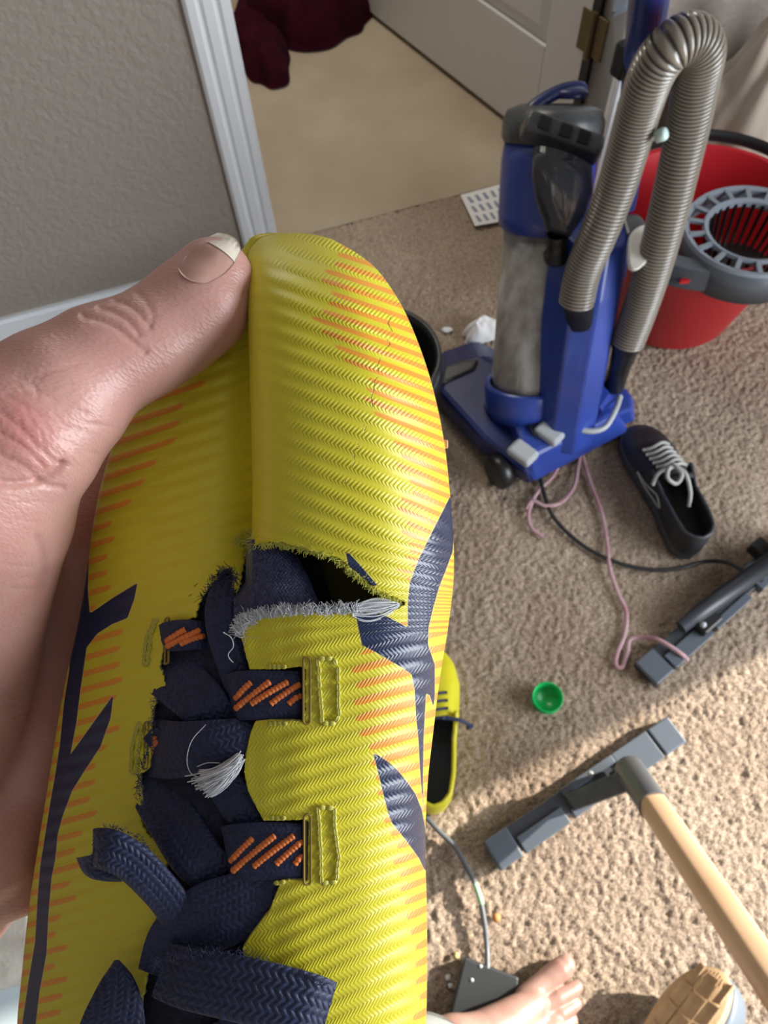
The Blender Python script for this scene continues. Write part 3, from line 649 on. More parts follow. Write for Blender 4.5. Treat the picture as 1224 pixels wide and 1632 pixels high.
# flat laces
def ribbon(name, pts, thick=1.1, weave=.40, n=None, cell=10.5, matn='lace', label=None, parent=None, curl=0.6, kind=None):
    pts = np.array(pts, float)       # px,py,h,width px,(tilt mm across)
    if pts.shape[1] == 4: pts = np.concatenate([pts, np.zeros((len(pts), 1))], 1)
    L_ = np.sum(np.hypot(*(np.diff(pts[:, :2], axis=0)).T)) + np.sum(np.abs(np.diff(pts[:, 2]))) * 3
    n = n or max(12, int(L_ / 1.7)); C = catmull(pts, n)
    T = np.gradient(C[:, :2], axis=0); ln = np.hypot(T[:, 0], T[:, 1]) + 1e-9
    N = np.stack([-T[:, 1] / ln, T[:, 0] / ln], 1)
    seg = np.sqrt(np.sum(np.diff(C[:, :2], axis=0) ** 2, 1) + (np.diff(C[:, 2]) * 6.2) ** 2); s = np.concatenate([[0], np.cumsum(seg)])
    nt, nb = 40, 8; u = np.linspace(-1, 1, nt); ub = np.linspace(1, -1, nb)
    wt = C[:, 3] / 2; rings = []
    uu = u[None] * wt[:, None]; col = np.floor(uu / cell + 100); fr = uu / cell + 100 - col; sl = np.where(col % 2 == 0, 1, -1)
    we = weave * np.abs(np.sin(math.pi * (s[:, None] / cell + sl * fr))) ** .7 * np.sin(math.pi * np.clip(fr, 0, 1)) ** .5
    prof = thick * .5 * (1 - np.abs(u[None]) ** 6) - curl * u[None] ** 2
    top = np.stack([C[:, 0, None] + N[:, 0, None] * uu, C[:, 1, None] + N[:, 1, None] * uu, C[:, 2, None] + prof + we + C[:, 4, None] * u[None]], -1)
    ubw = ub[None] * wt[:, None] * .985
    bt = np.stack([C[:, 0, None] + N[:, 0, None] * ubw, C[:, 1, None] + N[:, 1, None] * ubw, C[:, 2, None] - thick * .5 - curl * ub[None] ** 2 + C[:, 4, None] * ub[None]], -1)
    A = np.concatenate([top, bt], 1); Vv = BP(A[..., 0], A[..., 1], A[..., 2]); V_, F_ = loft(Vv)
    return mesh(name, V_, F_, M[matn], parent or boot, label=label, kind=kind)
ribbon('lace', [(364, 908, 15, 14), (358, 928, 21, 34), (352, 965, 25, 50), (356, 1010, 26, 52), (372, 1060, 26, 52), (392, 1110, 25, 55), (402, 1150, 24, 50)])
ribbon('lace', [(252, 1055, 17, 92), (288, 1088, 22.5, 88), (325, 1125, 26, 80), (350, 1165, 25, 70)])
ribbon('lace', [(234, 1190, 17, 96), (275, 1195, 25.5, 92), (320, 1190, 29, 84), (365, 1180, 29.5, 72), (402, 1162, 28, 44), (412, 1148, 25, 30)])
ribbon('lace', [(330, 1195, 24, 54), (352, 1235, 26, 60), (378, 1280, 27, 62), (404, 1318, 27, 52), (425, 1350, 26, 50)])
ribbon('lace', [(216, 1200, 14, 60), (248, 1262, 20, 80), (280, 1315, 24.5, 84), (312, 1365, 27, 84), (350, 1400, 26, 70)])
ribbon('lace', [(455, 1392, 28, 34), (420, 1420, 29, 86), (375, 1445, 29.5, 108), (330, 1465, 29, 112), (285, 1500, 27, 100), (262, 1560, 25, 90)])
ribbon('lace', [(300, 1490, 26, 60), (272, 1440, 29, 62), (240, 1402, 32, 64), (208, 1372, 34, 66), (178, 1356, 35, 68), (158, 1352, 34, 66), (148, 1352, 31, 60)], label='loose navy lace loop')
ribbon('lace', [(148, 1362, 31, 56), (152, 1380, 29, 44), (168, 1390, 28, 30), (196, 1396, 27, 20)])
ribbon('lace', [(256, 1545, 29, 92), (300, 1560, 33, 100), (360, 1572, 35, 106), (430, 1588, 35.5, 108), (490, 1602, 34, 104), (524, 1612, 30, 96)], weave=.55, cell=13.5, label='wide navy lace band with coarse weave')
ribbon('lace', [(186, 1530, 28, 8), (188, 1560, 29, 52), (186, 1600, 30, 86), (178, 1650, 30, 110), (170, 1700, 29, 120)])
ribbon('lace', [(420, 1640, 27, 110), (360, 1690, 27, 120), (280, 1740, 26, 120)])
# webbing loops with orange strands
def webbing(x0, x1, y0, y1, h, strands, par_=None, dk=0):
    cy = (y0 + y1) / 2; wb = ribbon('lace_loop', [(x0 - 8, cy + 4, h - 4.0, y1 - y0 - 8), (x0 + 6, cy + 2, h - .6, y1 - y0), ((x0 + x1) / 2, cy, h + .5, y1 - y0 + 2), (x1 - 12, cy, h, y1 - y0 - 2), (x1 + 6, cy, h - 2.5, y1 - y0 - 4)], cell=8.5, weave=.34, curl=.3)
    for a, b in strands:
        n = 60; t = np.linspace(0, 1, n); X_ = a[0] + (b[0] - a[0]) * t; Y_ = a[1] + (b[1] - a[1]) * t - 1.2 * np.sin(math.pi * t)
        bend = np.interp(X_, [x0 - 8, x0 + 6, (x0 + x1) / 2, x1 - 12, x1 + 6], [-4, -.6, .5, 0, -2.5])
        Ls = math.hypot(b[0] - a[0], b[1] - a[1]); r = .00070 * (1 + .11 * np.sin(2 * math.pi * t * Ls / 6.5)); r[[0, -1]] *= .4
        Vt, Ft = tube(BP(X_, Y_, h + bend + .75), r, 8); mesh('orange_strand', Vt, Ft, M['orange'], wb)
webbing(374, 484, 1068, 1146, 29.5, [((376, 1113), (401, 1087)), ((376, 1129), (431, 1086)), ((400, 1122), (460, 1086)), ((431, 1122), (478, 1090)), ((460, 1122), (479, 1108))])
webbing(368, 488, 1311, 1402, 30, [((368, 1372), (404, 1335)), ((371, 1388), (439, 1331)), ((404, 1381), (469, 1331)), ((440, 1377), (481, 1341)), ((470, 1377), (483, 1362))])
webbing(264, 330, 988, 1036, 23, [((266, 1022), (296, 1003)), ((267, 1030), (319, 1004)), ((288, 1026), (325, 1013))])
webbing(238, 262, 1160, 1204, 20, [((239, 1200), (248, 1172)), ((241, 1204), (250, 1180))])
# slots (raised rims)
def slot(x, y0, y1, wpx, hoff=.2, m_='rimtan', lx=0):
    a = np.linspace(0, 2 * math.pi, 48, endpoint=False); hh = (y1 - y0) / 2 - wpx / 2
    X_ = x + wpx / 2 * np.cos(a) + lx * np.sin(a); Y_ = (y0 + y1) / 2 + np.sign(np.sin(a)) * hh + wpx / 2 * np.sin(a)
    Hh = np.array([Hat(xx, yy_) for xx, yy_ in zip(X_, Y_)]) + hoff
    V_, F_ = tube(BP(X_, Y_, Hh), .00026, 8, closed=True); g = G(); g.add(V_, F_)
    r = [BP(X_, Y_, Hh - .3), BP(x + (X_ - x) * .05, Y_, Hh - .5)]; rm_ = g.make('eyelet_rim', M[m_], boot); g = G(); g.add(*loft(r, caps=False)); g.make('slot_inside', M['slotin'], rm_)
slot(489, 1048, 1154, 11); slot(490, 1298, 1410, 11)
slot(266, 984, 1058, 6, .05, lx=-3); slot(233, 1150, 1226, 6, .05, lx=-3)
def chain(pts, r=.00034, stp=8.0, hoff=.25, m_='stitch', name='stitching'):
    g = G(); pts = np.array(pts, float)
    for a, b in zip(pts[:-1], pts[1:]):
        L_ = np.linalg.norm(b - a); n = max(1, int(round(L_ / stp))); d = (b - a) / L_; nn = np.array([-d[1], d[0]])
        for k in range(n):
            p = a + (b - a) * (k + .5) / n + rng.normal(0, .4, 2)
            for sg in (-1, 1):
                t = np.linspace(-1, 1, 7); X_ = p[0] + d[0] * t * stp * .62 + nn[0] * sg * 1.6 * (1 - t * t); Y_ = p[1] + d[1] * t * stp * .62 + nn[1] * sg * 1.6 * (1 - t * t)
                h = np.array([Hat(x_, y_) for x_, y_ in zip(X_, Y_)]) + hoff + .25 * (1 - t * t); rr = r * np.sqrt(1.05 - t * t)
                g.add(*tube(BP(X_, Y_, h), rr, 6))
    return g.make(name, M[m_], boot, kind='stuff')
chain([(506, 1050), (530, 1049), (537, 1062), (538, 1100), (540, 1140), (533, 1152), (513, 1152), (510, 1110), (506, 1050)], .00042, 11)
chain([(506, 1286), (532, 1288), (533, 1320), (539, 1360), (536, 1404), (512, 1408), (510, 1360), (509, 1320), (506, 1286)], .00042, 11)
chain([(426, 1063), (455, 1062)]); chain([(426, 1154), (458, 1153)]); chain([(430, 1304), (455, 1303)]); chain([(436, 1407), (455, 1405)])
chain([(250, 985), (240, 1010), (236, 1055), (228, 1060), (232, 1020), (246, 985)], .0003, 9, .05)
chain([(222, 1150), (212, 1180), (208, 1230), (216, 1235), (220, 1200), (226, 1155)], .0003, 9, .05)
# fibres
def fibres(name, roots, length, spread, m_, parent=boot, r=.00008, hbase=0, direction=None, curl=1.0, label=None, seg=7):
    g = G()
    for (x, y, h) in roots:
        dr_ = np.array(direction if direction is not None else rng.normal(0, 1, 2), float) + rng.normal(0, spread, 2); dr_ /= np.linalg.norm(dr_) + 1e-9
        L_ = length * rng.uniform(.45, 1.25); t = np.linspace(0, 1, seg); nn = np.array([-dr_[1], dr_[0]]); c = rng.normal(0, .35) * curl; ph = rng.uniform(0, 6)
        X_ = x + L_ * (dr_[0] * t + nn[0] * (c * t * t + .08 * curl * np.sin(ph + 5 * t))); Y_ = y + L_ * (dr_[1] * t + nn[1] * (c * t * t + .08 * curl * np.sin(ph + 5 * t)))
        Hh = h + rng.normal(0, .3) + t * rng.normal(.3, .5) * L_ / 14
        g.add(*tube(BP(X_, Y_, Hh), r * (1.1 - .6 * t), 4, caps=False))
    return g.make(name, M[m_], parent, kind='stuff', label=label)
def along(pts, n, jit_=1.2, hoff=0, H_=None):
    pts = np.array(pts, float); c = catmull(pts, 200); out = []
    for _ in range(n):
        k = rng.integers(0, 200); x, y = c[k] + rng.normal(0, jit_, 2); out.append((x, y, (Hat(x, y) if H_ is None else H_) + hoff))
    return out
LE = [(384, 1010), (390, 996), (410, 988), (440, 982), (480, 979), (530, 978), (572, 976)]
fibres('frayed_fringe', along(LE, 900, 2.2, -.4), 15, .45, 'white_fib', direction=(-.15, -1), r=.00011, label='white frayed fringe along the lower lip of the tear')
fibres('frayed_fringe', along(LE[:3], 160, 4, -.2), 15, .7, 'white_fib', direction=(-1, -.5), r=.0001)
g = G()
for k in range(60):                    # white core strip beneath the fringe
    pass
UE = [(388, 884), (400, 872), (430, 864), (480, 872), (530, 887), (565, 912), (600, 940), (640, 958)]
fibres('yellow_fuzz', along(UE, 900, 1.6, -.5), 9, .9, 'yel_fib', direction=(-.2, .8), r=.00009, label='pale yellow fuzz along the upper lip of the tear')
fibres('yellow_fuzz', along([(376, 868), (395, 858), (415, 856)], 170, 3.0, .1), 12, 1.5, 'yel_fib', r=.0001, curl=2)
fibres('yellow_fuzz', along([(386, 890), (380, 920), (378, 940)], 120, 1.5, -.4), 8, .8, 'yel_fib', direction=(-.6, .6), r=.00008)
fibres('navy_fuzz', along([(318, 960), (345, 922), (362, 907), (375, 925)], 200, 3, 0, 26), 9, 1.5, 'laced', r=.00008)
fibres('navy_fuzz', along([(245, 1110), (240, 1180), (222, 1238), (230, 1290), (262, 1352)], 260, 2.5, 0, 27), 8, 1.5, 'lace', r=.00007)
fibres('navy_fuzz', along([(240, 1540), (300, 1520), (380, 1520), (470, 1550), (522, 1570)], 260, 2.5, 0, 35), 8, 1.5, 'lace', r=.00007)
fibres('navy_fuzz', along([(150, 1360), (170, 1322), (220, 1336), (262, 1390)], 160, 2.5, 0, 33), 7, 1.5, 'lace', r=.00007)
# fibre bundle bridging the right corner of the tear
g = G()
for k in range(20):
    t = np.linspace(0, 1, 24); y0 = 966 + 17 * k / 19; off = (k / 19 - .45) * 24 * np.sin(math.pi * t) ** .9
    X_ = 562 + 76 * t; Y_ = y0 + (963 - y0) * t ** 1.4 + off + .6 * np.sin(9 * t + k)
    hh = np.array([Hat(min(x_, 640), 975) for x_ in X_]) + .2 - .8 * (k % 3) * .5
    g.add(*tube(BP(X_, Y_, hh), .00015 if k % 2 else .00011, 5))
g.make('fibre_bundle', M['white_fib'], boot, kind='stuff', label='white fibres stretched across the corner of the tear')
# white tuft on the lace
g = G()
for k in range(150):
    a = np.array([382 + rng.normal(0, 3), 1208 + rng.normal(0, 4)]); e = np.array([322 + rng.normal(0, 9), 1246 + rng.normal(0, 10)]) + (rng.random() ** 2) * np.array([10, 10])
    mid = (a + e) / 2 + rng.normal(0, 5, 2) + np.array([4, 10]); t = np.linspace(0, 1, 8)[:, None]; C = (1 - t) ** 2 * a + 2 * t * (1 - t) * mid + t * t * e
    g.add(*tube(BP(C[:, 0], C[:, 1], 31.5 + rng.normal(0, .7) + .8 * np.sin(math.pi * t[:, 0])), .00013, 4, caps=False))
g.make('white_tuft', M['white_fib'], boot, kind='stuff', label='tuft of white fibres pulled out over the lace')
g = G()
for C in ([(328, 1155), (306, 1180), (298, 1210), (304, 1232), (320, 1240)],):
    C = catmull(C, 30); g.add(*tube(BP(C[:, 0], C[:, 1], np.full(30, 32.)), .00009, 5))
g.make('loose_thread', M['white_fib'], boot)
for C in ([(356, 1008), (368, 1016), (372, 1030), (364, 1042), (366, 1050), (372, 1056)], [(314, 1222), (330, 1216), (350, 1216)]):
    C = catmull(C, 30); V_, F_ = tube(BP(C[:, 0], C[:, 1], np.full(30, 32.)), .00009, 5); mesh('loose_thread', V_, F_, M['white_fib'], boot)

# ------------------------------------------------------------------ the person: hand
person = thing('person', 'person holding the torn boot, bare left hand and bare foot on the carpet', 'person', (.05, -.25, 0))
thumb = [hp(340, 446, 16, 66), hp(316, 488, 17, 82), hp(272, 524, 19, 82), hp(230, 550, 22, 84), hp(160, 578, 26, 92), hp(95, 632, 29, 112), hp(30, 690, 31, 132), hp(-50, 755, 31, 160)]
web = [hp(40, 690, 30, 100), hp(52, 728, 27, 52)]
palm = [hp(-60, 780, 28, 140), hp(-34, 850, 23, 124), hp(-40, 960, 14, 112), hp(-60, 1080, 3, 108), hp(-90, 1200, -7, 110), hp(-130, 1330, -14, 110)]
pad = [hp(62, 800, 22, 40), hp(50, 850, 18, 46), hp(15, 930, 14, 55)]
heel = [hp(-40, 900, -6, 130), hp(0, 1050, -20, 120), hp(-10, 1200, -26, 122), hp(-30, 1330, -28, 130), hp(-90, 1420, -28, 118)]
wrist = [hp(-60, 780, 20, 150), hp(-200, 1000, 5, 200), hp(-420, 1250, -15, 190), hp(-760, 1600, -40, 200)]
indexf = [hp(-20, 1330, -14, 100), hp(40, 1260, -20, 72), hp(80, 1120, -22, 64), hp(112, 980, -22, 60), hp(145, 850, -22, 56), hp(190, 745, -24, 50), hp(225, 700, -26, 46)]
middle = [hp(0, 1300, -20, 90), hp(60, 1150, -40, 66), hp(120, 960, -44, 62), hp(170, 800, -42, 58), hp(200, 712, -34, 50), hp(222, 690, -32, 44)]
ring_ = [hp(40, 1330, -30, 90), hp(120, 1250, -44, 66), hp(220, 1150, -46, 60), hp(330, 1080, -42, 54)]
little = [hp(20, 1380, -24, 80), hp(110, 1360, -42, 58), hp(210, 1310, -46, 52), hp(300, 1260, -42, 46)]
HV, HQ = sdf_body([[thumb, web, palm, wrist], [heel, wrist[:2], pad], [indexf], [middle], [ring_], [little]], .0011, .009, .0028)
HV = relax(HV, HQ, 9); HV, HQ = subdiv(HV, HQ); HV = relax(HV, HQ, 2)
hpx, hpy = proj(HV); HN = vnormals(HV, HQ); facing = -(HN @ FWD)
dsp = np.zeros(len(HV))
WR = [([(132, 503), (165, 512), (190, 525), (212, 545), (232, 560)], .00050, 4.5), ([(158, 490), (180, 497), (205, 512), (222, 532)], .00040, 4), ([(182, 478), (200, 484), (222, 500), (238, 520)], .0003, 4), ([(215, 462), (232, 480), (243, 500), (240, 520)], .0002, 4),
      ([(0, 655), (40, 690), (62, 715), (95, 740)], .0003, 5), ([(0, 690), (40, 715), (70, 745)], .0003, 4), ([(10, 630), (70, 665), (120, 690)], .0002, 4), ([(30, 600), (90, 640), (140, 660)], .00018, 4), ([(0, 725), (40, 745), (62, 768)], .0003, 5),
      ([(0, 770), (30, 772), (60, 768), (85, 755), (100, 740)], .0013, 6), ([(60, 770), (80, 775), (100, 778)], .0005, 5), ([(60, 860), (70, 900), (66, 940)], .0006, 8)]
for pl, a_, w_ in WR:
    c = catmull(pl, 40); d = pdist(c, hpx, hpy, False); dsp -= a_ * np.exp(-(d / w_) ** 2)
for k in range(46):        # fine crossing skin lines on the thumb base and palm
    if k < 30: x0, y0 = rng.uniform(-10, 150), rng.uniform(590, 760); an = rng.normal(.55, .35)
    else: x0, y0 = rng.uniform(-10, 60), rng.uniform(790, 1150); an = rng.normal(.1, .25)
    L_ = rng.uniform(20, 60); d = pdist([(x0, y0), (x0 + L_ * math.cos(an), y0 + L_ * math.sin(an))], hpx, hpy, False); dsp -= .00013 * np.exp(-(d / 2.6) ** 2)
HV = HV + HN * (dsp * (facing > .0))[:, None]
hand = mesh('hand', HV, HQ, M['skin'], person, label='left hand pinching the toe between thumb and fingers')
# thumb nail: curved plate on the far upper side of the thumb tip
NR = []
fr_ = facing > .02; fx_, fy_, fh_ = hpx[fr_], hpy[fr_], ((D0 - (HV[fr_] - np.array([0, 0, H])) @ FWD) * 1000)
def hand_h(x, y):
    d = np.hypot(fx_ - x, fy_ - y); k = np.argpartition(d, 24)[:24]; wgt = 1 / (d[k] + 1.5) ** 2; return float((fh_[k] * wgt).sum() / wgt.sum())
NAILROWS = 1
for s_ in np.linspace(0, 1, 26):
    row = []
    for q in np.linspace(0, 1, 20):
        A0 = np.array([283, 428]) * (1 - s_) + np.array([347, 371]) * s_ + np.array([-8, -6]) * math.sin(math.pi * s_)
        B0 = np.array([330, 452]) * (1 - s_) + np.array([384, 398]) * s_ + np.array([7, 6]) * math.sin(math.pi * s_)
        bow = (4 * q * (1 - q)); pxy = A0 * (1 - q) + B0 * q + np.array([.8, -.6]) * (10 * bow * s_ ** 2 - 9 * bow * (1 - s_) ** 2)
        row.append((pxy[0], pxy[1], hand_h(*pxy) + .12 + .5 * math.sin(math.pi * q) + 1.3 * s_ ** 3))
    NR.append(row)
NR = np.array(NR); Vn = BP(NR[..., 0], NR[..., 1], NR[..., 2]); Vn2 = BP(NR[..., 0], NR[..., 1], NR[..., 2] - 1.2)

no = None
def plate(name, A, B_, m_, parent):
    a, b = A.shape[:2]; n = a * b; Fg = grid_faces(a, b); Vv = np.concatenate([A.reshape(-1, 3), B_.reshape(-1, 3)])
    Fl = [tuple(f) for f in Fg] + [tuple(f[::-1] + n) for f in Fg]
    bd = [i * b for i in range(a)] + [(a - 1) * b + j for j in range(1, b)] + [i * b + b - 1 for i in range(a - 2, -1, -1)] + [j for j in range(b - 2, 0, -1)]
    Fl += [(bd[i], bd[i - 1], bd[i - 1] + n, bd[i] + n) for i in range(len(bd))]
    return mesh(name, Vv, Fl, m_, parent)
nl = plate('thumbnail', Vn[:19], Vn2[:19], M['nail'], hand); plate('nail_tip', Vn[18:], Vn2[18:], M['nailtip'], nl)

# foot (right, bare), toes up-right
def fp(px, py, z, r): p = P(px, py, z); return (p[0], p[1], p[2], r)
foot_groups = [
 [[fp(722, 1668, .085, .036), fp(770, 1655, .062, .034), fp(815, 1625, .045, .028), fp(850, 1600, .030, .022)],
  [fp(770, 1680, .05, .036), fp(830, 1665, .036, .030), fp(880, 1640, .024, .020)],
  [fp(722, 1668, .085, .036), fp(640, 1690, .09, .040), fp(560, 1720, .05, .036)], [fp(640, 1690, .09, .040), fp(620, 1700, .25, .042)],
  [fp(800, 1720, .03, .032), fp(690, 1760, .03, .034), fp(600, 1750, .035, .034)]],
 [[fp(838, 1590, .026, .0165), fp(868, 1564, .020, .0155), fp(893, 1545, .018, .0168), fp(901, 1538, .017, .0150)]],
 [[fp(858, 1608, .024, .013), fp(890, 1590, .024, .0108), fp(913, 1577, .015, .0108), fp(919, 1573, .013, .0095)]],
 [[fp(868, 1628, .022, .012), fp(894, 1615, .022, .0100), fp(913, 1603, .013, .0102), fp(918, 1600, .011, .0090)]],
 [[fp(872, 1652, .020, .012), fp(894, 1640, .020, .0095), fp(908, 1629, .012, .0095), fp(912, 1625, .010, .0085)]],
 [[fp(870, 1682, .018, .010), fp(888, 1672, .016, .0075), fp(902, 1660, .010, .0080)]]]
FV, FQ = sdf_body(foot_groups, .0019, .012, .0035); FV = relax(FV, FQ, 2); FV[:, 2] = np.maximum(FV[:, 2], .001)
foot = mesh('foot', FV, FQ, M['skinf'], person, label='bare foot on sunlit carpet')
def toenail(px, py, z, ang, w_, l_):
    c = P(px, py, z); hd = nrm(np.append((P(px + 10 * math.cos(ang), py - 10 * math.sin(ang), z) - c)[:2], -.0)) ; sd_ = np.array([-hd[1], hd[0], 0]); n = 9
    A = np.array([[c + hd * l_ * (i / (n - 1) - .5) + sd_ * w_ * (j / (n - 1) - .5) * (1 - .25 * (2 * i / (n - 1) - 1) ** 4) + np.array([0, 0, -.35 * w_ * (2 * j / (n - 1) - 1) ** 2 - .25 * l_ * (i / (n - 1)) ** 2]) for j in range(n)] for i in range(n)])
    plate('toenail', A, A - [0, 0, .002], M['nail'], foot)
toenail(899, 1541, .0335, .70, .018, .015); toenail(921, 1575, .0215, .62, .009, .008); toenail(921, 1604, .0195, .62, .008, .007); toenail(918, 1629, .0175, .6, .0075, .006)
an = np.linspace(0, 2 * math.pi, 60, endpoint=False); R_ = []
c0 = P(735, 1664, .10)
for k, (z, r) in enumerate(((.092, .046), (.098, .052), (.104, .0525), (.20, .066), (.34, .080))):
    cc = np.array([c0[0] - .045 * 1 - .03 * (z - .1), c0[1] - .012 - .05 * (z - .1), z]); R_.append(cc + np.stack([(r + .0025 * np.sin(5 * an + 9 * z)) * np.cos(an), (r + .0025 * np.sin(4 * an)) * np.sin(an), 0 * an], -1))
g = G(); g.add(*loft(R_, caps=False)); tr = g.make('trouser_leg', M['jean'], person, label='grey trouser cuff')
tr.modifiers.new('thick', 'SOLIDIFY').thickness = .002

# ------------------------------------------------------------------ vacuum cleaner
VX = nrm([.88, .47, 0]); VY = nrm([-.47, .88, 0]); VZ = np.array([0, 0, 1.]); VO = P(905, 718, 0)
vac = thing('vacuum_cleaner', 'blue upright vacuum cleaner with a looped grey ribbed hose', 'vacuum cleaner', VO)
def vbox(name, px, py, z, s, m_, bev=.006, ax=None, **k):
    V_, F_ = box(P(px, py, z), s, ax or [VX, VY, VZ]); return mesh(name, V_, F_, M[m_] if isinstance(m_, str) else m_, k.pop('parent', vac), smooth=False, bevel=bev, **k)
def lp(x, y, z): return VO + VX * x + VY * y + VZ * z
def pxprism(name, bottom, zb, topp, zt, m_, parent=None, bev=.005, **k):
    A = [P(x, y, zb) for x, y in bottom]; B_ = [P(x, y, zt) for x, y in topp]; V_, F_ = loft([A, B_]); return mesh(name, V_, F_, M[m_], parent or vac, smooth=False, bevel=bev, **k)
# floor head and rear carriage
pxprism('floor_head', [(845, 776), (760, 720), (690, 640), (700, 560), (760, 540), (815, 570), (880, 690)], .005, [(842, 760), (770, 700), (700, 622), (706, 590), (772, 566), (812, 590), (868, 680)], .075, 'dblue', bev=.012)
pxprism('head_window', [(700, 625), (770, 597), (764, 566), (706, 590)], .06, [(704, 610), (752, 588), (762, 572), (710, 584)], .082, 'smoke', bev=.003, label='clear grey plastic cover')
pxprism('rear_carriage', [(850, 772), (1003, 690), (985, 640), (880, 640), (800, 640), (795, 690)], .02, [(838, 730), (985, 660), (960, 620), (870, 612), (806, 585), (800, 628)], .10, 'blue', bev=.01)
pxprism('side_housing', [(962, 690), (1012, 672), (1012, 640), (985, 612), (955, 640)], .02, [(960, 672), (1008, 652), (1006, 630), (986, 606), (958, 630)], .085, 'blue', bev=.006)
for k, (x, y) in enumerate(((795, 752),)):
    c = P(x, y, .038); V_, F_ = lathe([(.0, -.015), (.030, -.015), (.037, -.011), (.038, 0), (.037, .011), (.030, .015), (.0, .015)], c, VX, 30); mesh('wheel', V_, F_, M['black'], vac)
pxprism('shadow_band', [(812, 590), (848, 640), (872, 700), (858, 706), (830, 655), (802, 612)], .05, [(812, 590), (848, 640), (866, 690), (852, 696), (828, 652), (804, 610)], .108, 'black', bev=.002)  # black block standing in for the shadow band between head and carriage
for x, y, a in ((833, 722, 1.0), (876, 690, 1.0)):
    vbox('pedal', x, y, .105, (.040, .055, .020), 'lgrey', .007, [nrm(VX + .25 * VY), nrm(VY - .25 * VX), VZ], label='light grey foot pedal')
# body axis
def axis(p, q, t): return p + (q - p) * t
cb, ct = P(838, 600, .13), P(866, 340, .40)
CA = nrm(ct - cb)
V_, F_ = lathe([(.0, -.04), (.055, -.04), (.066, -.02), (.069, .0), (.071, np.linalg.norm(ct - cb) - .02), (.0, np.linalg.norm(ct - cb) - .02)], cb, CA, 48); mesh('dust_cup', V_, F_, M['dustcup'], vac, label='dusty clear dust cup')
V_, F_ = lathe([(.070, -.03), (.080, -.02), (.082, .0), (.084, .09), (.080, .12), (.0, .12)], ct, CA, 48); mesh('cup_collar', V_, F_, M['blue'], vac, label='blue collar')
V_, F_ = lathe([(.083, .118), (.087, .125), (.087, .15), (.080, .166), (.060, .174), (.0, .176)], ct, CA, 48); mesh('cup_lid', V_, F_, M['dgrey'], vac)
lidc = ct + CA * .178
V_, F_ = lathe([(.030, -.004), (.034, .004), (.028, .010), (.0, .011)], lidc + VX * .03 , CA, 30); mesh('lid_dial', V_, F_, M['dblue'], vac)
pth = catmull([lidc - VX * .055 + CA * -.01, lidc - VX * .05 + CA * .006, lidc + CA * .014, lidc + VX * .05 + CA * .006, lidc + VX * .058 + CA * -.01], 24); V_, F_ = tube(pth, .011, 10); mesh('carry_handle', V_, F_, M['dblue'], vac)
V_, F_ = lathe([(.0, -.085), (.070, -.085), (.082, -.06), (.084, -.02), (.080, -.012), (.072, -.014)], cb, CA, 48); mesh('cup_cradle', V_, F_, M['blue'], vac)
# back column
def col_ring(pxs, z): return [P(x, y, z) for x, y in pxs]
c1, c2 = P(905, 690, .07), P(958, 372, .44)
def cring(c, sx, sy): return [c + VX * a * sx + VY * b * sy for a, b in ((-.5, .6), (-.5, -.15), (-.22, -.5), (.16, -.5), (.5, -.18), (.5, .6))]
V_, F_ = loft([cring(c1, .115, .10), cring(c1 + (c2 - c1) * .8, .120, .10), cring(c2, .105, .09)]); mesh('back_column', V_, F_, M['blue'], vac, smooth=False, bevel=.005)
V_, F_ = loft([cring(P(850, 470, .28), .05, .09), cring(P(862, 425, .33), .05, .08)]); 
pxprism('column_lug', [(850, 505), (893, 520), (900, 470), (862, 455)], .26, [(852, 466), (892, 480), (925, 400), (905, 400)], .32, 'blue', bev=.004)
# hanging turbo brush tool
tb = P(892, 228, .565); TBX = nrm(P(960, 262, .545) - P(832, 215, .575)); TBY = nrm(np.cross(TBX, FWD)); TBZ = nrm(np.cross(TBX, TBY))
tool = mesh('turbo_brush', *loft([[tb + TBX * a * .064 + TBY * b for a, b in ((-1, -.020), (-1.08, 0), (-1, .020), (1, .020), (1.08, 0), (1, -.020))], [tb - FWD * .038 + TBX * a * .062 + TBY * b for a, b in ((-1, -.016), (-1.04, 0), (-1, .016), (1, .016), (1.04, 0), (1, -.016))]]), M['dgrey'], vac, smooth=False, bevel=.005, label='dark smoked turbo brush tool')
R_ = []
for px, py, z, rx, ry in ((893, 262, .555, .050, .022), (892, 300, .52, .052, .026), (888, 340, .48, .042, .026), (886, 368, .45, .026, .022), (885, 382, .435, .019, .018)):
    c = P(px, py, z) - FWD * .018; a = np.linspace(0, 2 * math.pi, 28, endpoint=False); R_.append(c + rx * np.cos(a)[:, None] * TBX + ry * np.sin(a)[:, None] * TBZ * 1.0)
g = G(); g.add(*loft(R_)); g.make('tool_funnel', M['smoke'], tool)
a_, b_ = P(885, 378, .44) - FWD * .018, P(884, 408, .40) - FWD * .018
V_, F_ = lathe([(.018, 0), (.019, .004), (.018, .012), (.018, np.linalg.norm(b_ - a_)), (.023, np.linalg.norm(b_ - a_) + .002), (.023, np.linalg.norm(b_ - a_) + .012), (.0, np.linalg.norm(b_ - a_) + .012)], a_, b_ - a_, 26); mesh('tool_neck', V_, F_, M['black'], tool)
for s in (-.035, 0.0, .03):
    V_, F_ = box(tb - FWD * .039 + TBX * s, (.018, .020, .004), [TBX, TBY, TBZ]); mesh('tool_slot', V_, F_, M['black'], tool, smooth=False)
